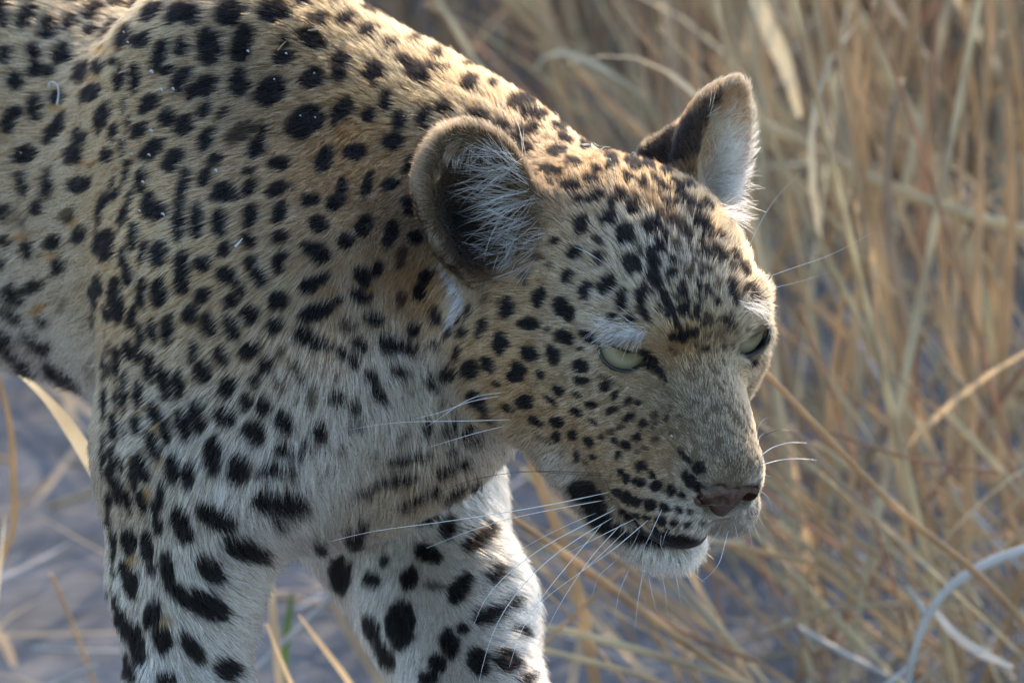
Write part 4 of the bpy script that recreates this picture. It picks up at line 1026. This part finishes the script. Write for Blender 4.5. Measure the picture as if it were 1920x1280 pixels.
ys = np.concatenate([np.linspace(-20, -2, 10)[:-1], np.linspace(-2, 6, 100), np.linspace(6, 150, 25)[1:]])
gx, gy = np.meshgrid(xs, ys, indexing='ij')
gp = np.stack([gx.ravel(), gy.ravel(), np.zeros(gx.size)], 1)
gp[:, 2] = (noise3(gp, .5, 41) * .008 + noise3(gp, .16, 42) * .004) * np.clip(2 - np.abs(gp[:, 1] - 2) / 3, 0, 1) - .012
ny = len(ys); gi = np.arange(len(xs) * ny).reshape(len(xs), ny)
gf = np.stack([gi[:-1, :-1].ravel(), gi[1:, :-1].ravel(), gi[1:, 1:].ravel(), gi[:-1, 1:].ravel()], 1)
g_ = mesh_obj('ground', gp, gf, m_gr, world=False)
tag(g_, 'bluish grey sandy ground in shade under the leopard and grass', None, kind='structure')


def straw_mat(name, col, trans=.52, rough=.6):
    m = bpy.data.materials.new(name); m.use_nodes = True
    nt = m.node_tree; b = nt.nodes['Principled BSDF']; out = nt.nodes['Material Output']
    tc = nt.nodes.new('ShaderNodeTexCoord'); no = nt.nodes.new('ShaderNodeTexNoise'); no.inputs['Scale'].default_value = 18; no.inputs['Detail'].default_value = 4
    nt.links.new(tc.outputs['Object'], no.inputs['Vector'])
    cr = nt.nodes.new('ShaderNodeValToRGB')
    cr.color_ramp.elements[0].position = .3; cr.color_ramp.elements[0].color = tuple(c * .62 for c in col) + (1,)
    cr.color_ramp.elements[1].position = .7; cr.color_ramp.elements[1].color = tuple(min(c * 1.2, .8) for c in col) + (1,)
    nt.links.new(no.outputs[0], cr.inputs[0]); nt.links.new(cr.outputs[0], b.inputs['Base Color'])
    b.inputs['Roughness'].default_value = rough
    t = nt.nodes.new('ShaderNodeBsdfTranslucent'); nt.links.new(cr.outputs[0], t.inputs[0])
    mx = nt.nodes.new('ShaderNodeMixShader'); mx.inputs[0].default_value = trans
    nt.links.new(b.outputs[0], mx.inputs[1]); nt.links.new(t.outputs[0], mx.inputs[2]); nt.links.new(mx.outputs[0], out.inputs[0])
    return m


STRAW = [straw_mat('straw_gold', (.69, .50, .30)), straw_mat('straw_pale', (.74, .60, .41)), straw_mat('straw_grey', (.50, .40, .29)),
         straw_mat('straw_red', (.54, .34, .22)), straw_mat('leaf_green', (.10, .17, .05)), straw_mat('straw_white', (.54, .53, .50), .2)]


class Geo:
    """collects tubes and ribbons in world metres into one mesh"""
    def __init__(self):
        self.v, self.f, self.m, self.n = [], [], [], 0
    def tube(self, pts, rad, mi=0, sides=4):
        pts = np.asarray(pts, float); n = len(pts); rad = np.broadcast_to(rad, (n,))
        tg = np.gradient(pts, axis=0); tg /= np.linalg.norm(tg, axis=1, keepdims=True) + 1e-9
        x = np.cross(tg, [.31, .9, .2]); x /= np.linalg.norm(x, axis=1, keepdims=True) + 1e-9; y = np.cross(tg, x)
        an = 2 * np.pi * np.arange(sides) / sides
        vs = pts[:, None] + rad[:, None, None] * (np.cos(an)[None, :, None] * x[:, None] + np.sin(an)[None, :, None] * y[:, None])
        i = np.arange(n - 1)[:, None] * sides + np.arange(sides)[None]
        j = np.arange(n - 1)[:, None] * sides + (np.arange(sides)[None] + 1) % sides
        f = np.stack([i, j, j + sides, i + sides], -1).reshape(-1, 4) + self.n
        self.v.append(vs.reshape(-1, 3)); self.f.append(f); self.m.append(np.full(len(f), mi)); self.n += n * sides
    def blade(self, pts, wid, mi=0, side=(1, 0, 0)):
        """a leaf with a folded midrib"""
        pts = np.asarray(pts, float); n = len(pts)
        tg = np.gradient(pts, axis=0); s = np.cross(tg, np.cross(np.asarray(side, float), tg)); s /= np.linalg.norm(s, axis=1, keepdims=True) + 1e-9
        nn = np.cross(tg, s); nn /= np.linalg.norm(nn, axis=1, keepdims=True) + 1e-9
        w_ = np.broadcast_to(wid, (n,))[:, None] / 2
        vs = np.stack([pts - s * w_, pts + nn * w_ * .35, pts + s * w_], 1)
        i = np.arange(n - 1)[:, None] * 3 + np.arange(2)[None]
        f = np.stack([i, i + 1, i + 4, i + 3], -1).reshape(-1, 4) + self.n
        self.v.append(vs.reshape(-1, 3)); self.f.append(f); self.m.append(np.full(len(f), mi)); self.n += n * 3
    def build(self, name, mats, parent=None):
        o = mesh_obj(name, np.concatenate(self.v), np.concatenate(self.f), None, world=False)
        for m in mats: o.data.materials.append(m)
        o.data.polygons.foreach_set('material_index', np.concatenate(self.m).astype(np.int32))
        if parent: o.parent = parent
        return o


rg = random.Random(11)
def bent(base, d, L, sag=.1, n=8, kink=.0):
    """a stalk's centre line from its foot in direction d, sagging over towards its tip"""
    d = np.array(d, float); d /= np.linalg.norm(d)
    t = np.linspace(0, 1, n)[:, None]
    hz = np.array([d[0], d[1], 0]); hz = hz / (np.linalg.norm(hz) + 1e-6)
    p = np.array(base) + d * L * t + (hz - np.array([0, 0, 1.2])) * sag * L * t ** 2.2
    if kink:
        p = p + np.array([rg.uniform(-1, 1), rg.uniform(-1, 1), 0]) * kink * L * np.sin(t * 3.1)
    return p


# stalk kinds: a jointed culm with dry leaves
def stalk_kind(L, r, mat, leafm, nl, sag, seed):
    rg.seed(seed)
    g = Geo(); c = bent((0, 0, 0), (rg.uniform(-.1, .1), rg.uniform(-.1, .1), 1), L, sag, 12, .02)
    rr = np.linspace(r, r * .45, 12); rr[3] *= 1.25; rr[7] *= 1.25
    g.tube(c, rr, 0, 6)
    leaves = []
    for i in range(nl):
        k = rg.randint(1, 9); a = rg.uniform(0, 6.28); l = rg.uniform(.14, .4)
        b = Geo(); b.blade(bent(c[k], (math.cos(a) * .6, math.sin(a) * .6, 1), l, rg.uniform(.08, .4), 7), np.array([.5, 1, 1, .9, .75, .45, .06]) * rg.uniform(.004, .007), 0, (-math.sin(a), math.cos(a), 0))
        leaves.append(b)
    return g, leaves, STRAW[mat], STRAW[leafm]


KINDS = []
for i, (L, r, mt_, lm, nl, sg) in enumerate(((1.1, .0029, 0, 0, 2, .08), (.9, .0023, 1, 1, 2, .14), (1.25, .0032, 0, 1, 3, .06), (.8, .0021, 2, 2, 2, .2), (1.0, .0022, 3, 0, 1, .1), (1.2, .0034, 1, 0, 2, .05))):
    g, lv, m1, m2 = stalk_kind(L, r, mt_, lm, nl, sg, 50 + i)
    KINDS.append((g, lv, m1, m2))
_made = {}
def stalk(kind, loc, lean, turn, sc_, label, group, name='grass_stalk'):
    if kind not in _made:
        g, lv, m1, m2 = KINDS[kind]
        _made[kind] = (g.build(name, [m1]), [b.build('leaf_blade', [m2]) for b in lv])
        o, ch = _made[kind]
        for c_ in ch: c_.parent = o
    else:
        s0, ch0 = _made[kind]
        o = s0.copy(); COL.objects.link(o)
        for c_ in ch0:
            k_ = c_.copy(); COL.objects.link(k_); k_.parent = o
    o.location = loc; o.rotation_euler = (lean[1], lean[0], turn); o.scale = (sc_,) * 3
    tag(o, label, 'grass stalk', group)
    return o


KD = ('jointed golden', 'slender pale', 'thick golden', 'thin greyish', 'reddish brown', 'stout cream')
def stalk_label(kind, lean, px, zone):
    how = 'leaning far to the left' if lean < -.38 else 'leaning left' if lean < -.12 else 'standing nearly upright' if lean < .12 else 'leaning right'
    if zone == 'thick':
        where = 'straight behind the face' if px < 1400 else 'left of the thicket\'s middle' if px < 1560 else 'in the middle of the thicket' if px < 1720 else 'right of the thicket\'s middle' if px < 1860 else 'by the right edge'
    else:
        where = 'beyond the shoulder' if px < 800 else 'beyond the neck' if px < 1020 else 'beyond the gap between the ears'
    return f'{KD[kind]} grass stalk {how} {where}'
GRP = {'thick': 'dry grass stalks of the thicket at the right', 'top': 'dry grass stalks beyond the leopard\'s back', 'low': 'leaning grass stalks over the shaded sand'}
rg.seed(5)
for i in range(215):                                # the thicket at the right
    y = rg.uniform(1.0, 3.6); px = rg.uniform(1180, 2050)
    p = at_y(px, 640, y)
    if y < 1.9 and px < 1300 + (1.9 - y) * 260: continue
    kd, le = rg.choice((0, 0, 1, 2, 2, 3, 4, 5)), rg.gauss(-.15, .36)
    stalk(kd, (p[0], y, -.01), (le, rg.gauss(0, .2)), rg.uniform(0, 6.28), rg.uniform(.7, 1.15), stalk_label(kd, le, px, 'thick'), GRP['thick'])
for i in range(60):                                 # beyond the back
    y = rg.uniform(2.6, 4.6); px = rg.uniform(600, 1250)
    p = at_y(px, 300, y)
    kd, le = rg.choice((0, 1, 2, 3, 4)), rg.gauss(-.3, .3)
    stalk(kd, (p[0], y, -.01), (le, rg.gauss(0, .2)), rg.uniform(0, 6.28), rg.uniform(.6, 1.0), stalk_label(kd, le, px, 'top'), GRP['top'])

m6 = STRAW
def mass(name, n, box, hgt, seed, label, fine=1.0, lean=(-.15, .3), pal=(0, 0, 1, 1, 2, 3), heads=.3):
    """a stand too thick to count: stems, leaves and seed heads in one mesh"""
    rr = random.Random(seed); g = Geo()
    for i in range(n):
        x0, x1, y0, y1 = box
        y = rr.uniform(y0, y1); sp = (y + 6.5) / 8.5
        x = rr.uniform(x0, x1) * sp
        L = rr.uniform(*hgt); mi = rr.choice(pal)
        lx, ly = rr.gauss(lean[0], lean[1]), rr.gauss(0, lean[1])
        c = bent((x, y, -.01), (lx, ly, 1), L, rr.uniform(.01, .13), 6)
        if rr.random() < .86:
            g.tube(c, np.linspace(1, .5, 6) * rr.uniform(.0010, .0024) * fine, mi, 3)
            if rr.random() < heads:
                for k in range(8):
                    a = rr.uniform(0, 6.28); p0 = c[rr.choice((2, 3, 4, 5))]
                    d = np.array([math.cos(a), math.sin(a), rr.uniform(-.3, 1)])
                    q = p0 + d * np.linspace(0, 1, 3)[:, None] * rr.uniform(.02, .07)
                    g.blade(q, np.array([.3, 1, .2]) * rr.uniform(.002, .005), rr.choice((1, 3, 3)), (d[1], -d[0], .3))
        else:
            g.blade(c, np.array([.6, 1, .95, .8, .5, .08]) * rr.uniform(.003, .007) * fine, mi, (rr.uniform(-1, 1), rr.uniform(-1, 1), 0))
    o = g.build(name, m6)
    return tag(o, label, None, kind='stuff')


mass('dry_grass', 3300, (.08, 1.6, 2.5, 5.2), (.25, .95), 3, 'mass of fine dry tan and reddish grass filling the thicket behind the leopard', heads=.95)
mass('dry_grass', 1100, (-.7, .35, 2.9, 5.2), (.2, .8), 4, 'fine dry grass far out of focus beyond the leopard\'s neck', heads=.9)
mass('tall_grass', 500, (-3.0, 4.5, 6.5, 9.5), (.7, 1.1), 6, 'tall dry grass stand beyond the thicket that shades the sand', 1.7, (-.05, .18))
mass('dry_grass', 110, (.12, .50, .85, 2.1), (.25, .6), 12, 'fine dry stems tangled low over the sand at the lower right', .8, (-.5, .45), heads=0)
# straw lying on the sand
g = Geo(); rr = random.Random(9)
for i in range(1500):
    y = rr.uniform(.7, 4.2); x = rr.uniform(-1.0, 1.0) * (y + 6.5) / 6.5
    a = rr.uniform(0, 6.28); L = rr.uniform(.03, .22)
    b0 = np.array([x, y, .004 + rr.random() * .02]); d = np.array([math.cos(a), math.sin(a), rr.choice((0, .05, .1, .5, 1.0))])
    t = np.linspace(0, 1, 5)[:, None]
    c = b0 + d * L * t + np.array([-d[1], d[0], 0]) * (t * (1 - t)) * L * rr.uniform(-.4, .4)
    if rr.random() < .5: g.tube(c, rr.uniform(.001, .0026), rr.choice((0, 1, 2, 5)), 3)
    else: g.blade(c, np.array([.5, 1, 1, .8, .1]) * rr.uniform(.003, .010), rr.choice((0, 1, 2, 3, 5)), (-d[1], d[0], 0))
tag(g.build('straw_litter', m6), 'dry straw and leaf scraps lying on the shaded sand', None, kind='stuff')

# stalks one can tell apart: photo points, distance beyond the animal, widths in photo px
def mark_stalk(name, label, marks, y, wpx, mat, leaf=False, group=None, cat='grass stalk', extra=()):
    def line(marks, wpx, leaf):
        xy = np.array(marks, float)
        d = np.concatenate([[0], np.cumsum(np.linalg.norm(np.diff(xy, axis=0), axis=1))]); d /= d[-1]
        tq = np.linspace(0, 1, 17)
        xs, ys = np.interp(tq, d, xy[:, 0]), np.interp(tq, d, xy[:, 1])
        for _ in range(2):
            xs[1:-1] = .25 * xs[:-2] + .5 * xs[1:-1] + .25 * xs[2:]; ys[1:-1] = .25 * ys[:-2] + .5 * ys[1:-1] + .25 * ys[2:]
        yy = np.broadcast_to(np.interp(tq, [0, 1], y if isinstance(y, tuple) else (y, y)), (17,))
        p = np.array([at_y(xs[i], ys[i], yy[i]) for i in range(17)])
        wd = np.interp(tq, np.linspace(0, 1, len(wpx)), wpx) / SPX / 100 * (1 + yy / 6.6)
        g = Geo()
        if leaf: g.blade(p, wd, 0, (1, -.15, 0))
        else: g.tube(p, wd / 2, 0, 7)
        return g
    o = line(marks, wpx, leaf).build(name, [mat])
    for pn, mk, wp, lf in extra:
        line(mk, wp, lf).build(pn, [mat], o)
    return tag(o, label, cat, group)


mark_stalk('grass_stalk', 'long fairly sharp straw stalk slanting down to the right from beside the far eye', [(1380, 640), (1430, 692), (1560, 830), (1700, 975), (1840, 1075), (1990, 1250)], (.45, .75), (11, 13, 15, 15), STRAW[0])
mark_stalk('bent_stem', 'thick grey dead stem arching over the sand in the lower right corner', [(2000, 1005), (1920, 1030), (1840, 1058), (1770, 1105), (1730, 1165), (1708, 1240), (1700, 1300)], .75, (18, 20, 19, 15, 13), STRAW[5], cat='dead stem',
           extra=(('side_shoot', [(1745, 1135), (1790, 1190), (1840, 1225), (1900, 1250)], (12, 17, 22, 8), True), ('side_shoot', [(1735, 1150), (1715, 1120), (1700, 1095)], (14, 10, 4), False)))
mark_stalk('grass_leaf', 'broad pale cream blade, brightest at the top edge, right of the far ear', [(1395, -60), (1420, 0), (1440, 50), (1475, 130), (1500, 220)], 1.5, (20, 30, 34, 24, 10), STRAW[1], True, cat='grass blade')
mark_stalk('grass_leaf', 'golden grass blade slanting behind the near foreleg at the left', [(20, 690), (60, 718), (105, 765), (150, 830), (190, 895), (240, 985)], .5, (5, 14, 26, 32, 34, 34), STRAW[1], True, cat='grass blade')
mark_stalk('grass_stalk', 'bent golden brown stalk at the left edge of the shaded sand', [(-8, 690), (8, 745), (22, 800), (26, 900), (30, 985), (8, 1040), (-20, 1090)], .8, (9, 10, 13, 14, 13, 10), STRAW[0])
mark_stalk('grass_leaf', 'short green blade between the two forelegs', [(548, 1110), (542, 1150), (535, 1205), (530, 1290)], 1.0, (6, 15, 17, 14), STRAW[4], True, cat='grass blade')
mark_stalk('grass_leaf', 'tan blade slanting down to the right between the forelegs', [(560, 1152), (600, 1205), (650, 1270), (690, 1340)], .7, (4, 10, 12, 13), STRAW[0], True, cat='grass blade')
mark_stalk('grass_leaf', 'thin tan blade close beside the inner side of the near foreleg', [(500, 1168), (520, 1220), (548, 1285), (570, 1340)], .6, (4, 7, 9, 9), STRAW[0], True, cat='grass blade')
mark_stalk('grass_stalk', 'tan stalk dropping behind the jaw beside the throat', [(960, 760), (990, 840), (1012, 905), (1050, 1000), (1090, 1120), (1120, 1300)], .8, (20, 21, 22, 24), STRAW[0])
mark_stalk('grass_stalk', 'long golden stalk slanting under the chin down to the lower edge', [(900, 930), (980, 985), (1100, 1065), (1250, 1180), (1400, 1285)], (.5, .8), (11, 14, 15, 15), STRAW[0])
mark_stalk('grass_stalk', 'pale stalk lying low across the sand from the far foreleg', [(960, 1165), (1060, 1180), (1190, 1215), (1320, 1255), (1420, 1290)], .75, (12, 15, 15, 13), STRAW[1])
mark_stalk('grass_stalk', 'lowest thin stalk slanting out from the far foreleg', [(1000, 1212), (1090, 1235), (1180, 1258), (1260, 1290)], .75, (9, 12, 12, 11), STRAW[1])
mark_stalk('grass_stalk', 'pale stalk slanting across from the far ear towards the right edge', [(1415, 225), (1500, 268), (1600, 320), (1700, 365), (1850, 412), (1990, 450)], 1.3, (24, 24, 23, 22), STRAW[1])
mark_stalk('grass_stalk', 'greyish crooked stalk standing in the middle of the thicket', [(1692, 150), (1668, 230), (1662, 340), (1668, 450), (1690, 560), (1712, 650)], 1.1, (15, 17, 18, 17), STRAW[2])
mark_stalk('grass_stalk', 'upright golden stalk near the right edge crossed by a pale stem', [(1880, 60), (1896, 250), (1898, 420), (1890, 560), (1880, 720), (1870, 900)], 1.2, (17, 18, 20, 20), STRAW[0])
mark_stalk('grass_stalk', 'long pale stalk leaning left from the upper edge through the thicket', [(1575, -40), (1640, 80), (1720, 240), (1790, 400), (1860, 600), (1900, 800)], 1.5, (18, 24, 26, 26), STRAW[1])
mark_stalk('grass_stalk', 'reddish stalk crossing the upper edge beyond the neck', [(795, -30), (840, 40), (890, 110), (940, 190)], 2.2, (14, 17, 17, 16), STRAW[3])
MN = {0: 'golden', 1: 'pale', 2: 'greyish', 3: 'reddish'}
def _rand_lean():
    x, y, an, L = rg.uniform(1000, 1800), rg.uniform(740, 1080), math.radians(rg.gauss(40, 14)), rg.uniform(220, 480)
    c = rg.uniform(-.25, .25)
    return [(x + L * t * math.cos(an + c * (t - .5)), y + L * t * math.sin(an + c * (t - .5))) for t in (0, .25, .5, .75, 1)]
LEAN = [_rand_lean() for _ in range(24)]
for i, mk in enumerate(LEAN + list(([(1380, 820), (1460, 900), (1560, 1010), (1680, 1110), (1800, 1200)], [(1400, 900), (1500, 975), (1620, 1060), (1760, 1150)], [(1350, 1000), (1440, 1075), (1560, 1150), (1700, 1230)], [(1420, 830), (1530, 950), (1640, 1040), (1760, 1120)],
                        [(1300, 950), (1420, 1050), (1520, 1130), (1640, 1230)], [(1480, 800), (1600, 930), (1720, 1040), (1880, 1180)], [(1240, 1110), (1330, 1180), (1450, 1260), (1520, 1310)], [(1040, 960), (1120, 1090), (1190, 1200), (1240, 1300)],
                        [(1080, 1060), (1180, 1130), (1290, 1190), (1420, 1240)], [(980, 880), (1060, 960), (1160, 1010), (1260, 1100)], [(1500, 1020), (1620, 1090), (1740, 1130), (1920, 1180)], [(1440, 1180), (1560, 1140), (1690, 1130)], [(1290, 1230), (1420, 1190), (1600, 1160)]))):
    y = rg.uniform(.8, 1.35); wd_ = rg.uniform(7, 12); mt_ = rg.choice((0, 0, 1, 1, 2, 3))
    mark_stalk('leaning_stalk', f'{("thinner" if wd_ < 9.5 else "thicker")} {MN[mt_]} stalk leaning low over the sand, {("under the chin" if mk[0][0] < 1250 else "right of the muzzle" if mk[0][0] < 1430 else "below the thicket")}', mk, y, [wd_] * 2, STRAW[mt_], group='leaning stalks over the shaded sand')

# ---- bits of straw and seed caught in the coat
def bit(label, marks, wpx, mat, name='straw_bit', cat='straw bit', group=None, leaf=False):
    pts = []
    for x, y in marks:
        p, n = place(x, y); pts.append(p + n * .42)
    pts = np.array(pts); t = np.linspace(0, 1, len(pts)); tq = np.linspace(0, 1, 13)
    q = np.stack([np.interp(tq, t, pts[:, i]) for i in range(3)], 1)
    for _ in range(2): q[1:-1] = .25 * q[:-2] + .5 * q[1:-1] + .25 * q[2:]
    g = Geo(); wq = np.interp(tq, np.linspace(0, 1, len(wpx)), wpx) / SPX / 100
    g.tube(to_world(q), wq / 2, 0, 6)
    return tag(g.build(name, [mat]), label, cat, group)


bit('pale curled scrap of straw stuck on the flank fur', [(101, 172), (102, 163), (112, 162), (121, 171), (122, 188), (119, 203)], (5, 5, 3, 4, 6), STRAW[5])
bit('golden sliver of straw on a black spot of the shoulder', [(572, 66), (584, 65), (600, 61)], (3, 5, 2), STRAW[1])
bit('tiny pink straw lying on the crown of the neck behind the ears', [(1113, 233), (1132, 231), (1152, 231)], (4, 6, 3), STRAW[1])
bit('white straw splinter standing on the crown beside the far ear', [(1188, 262), (1195, 254)], (5, 5), STRAW[5])
bit('thin white splinter on the crown between the ears', [(1124, 296), (1135, 284)], (2, 3), STRAW[5])
bit('pale sliver stuck on a spot of the middle shoulder', [(443, 468), (450, 460), (456, 453)], (5, 4, 2), STRAW[5])
bit('hair-thin straw in a black mark below the shoulder ridge', [(518, 103), (525, 94), (533, 86)], (2, 2, 1), STRAW[0])
bit('grey blob of dried mud on the crown between the ears', [(1088, 288), (1096, 286), (1102, 289)], (6, 8, 5), STRAW[5], 'mud_speck', 'mud speck')
for x, y, r_ in ((293, 140, 7), (310, 174, 6), (331, 173, 5), (292, 250, 6), (257, 293, 5), (289, 296, 5), (278, 347, 5), (314, 408, 6), (272, 401, 4), (408, 328, 6), (50, 290, 3), (80, 97, 4), (464, 104, 5), (533, 109, 4), (1142, 313, 6), (1148, 330, 6), (250, 86, 4), (585, 146, 3), (512, 157, 3), (560, 225, 3), (587, 228, 3), (243, 68, 3), (1266, 820, 4)):
    bit('tiny pale fleck of chaff caught in the spotted fur', [(x - r_ * .5, y), (x, y - 1), (x + r_ * .4, y + r_ * .5)], (r_ * .5, r_ * .8, r_ * .4), STRAW[5], 'chaff_fleck', 'fleck', 'chaff flecks in the coat')
print('done', round(time.time() - T0, 1))
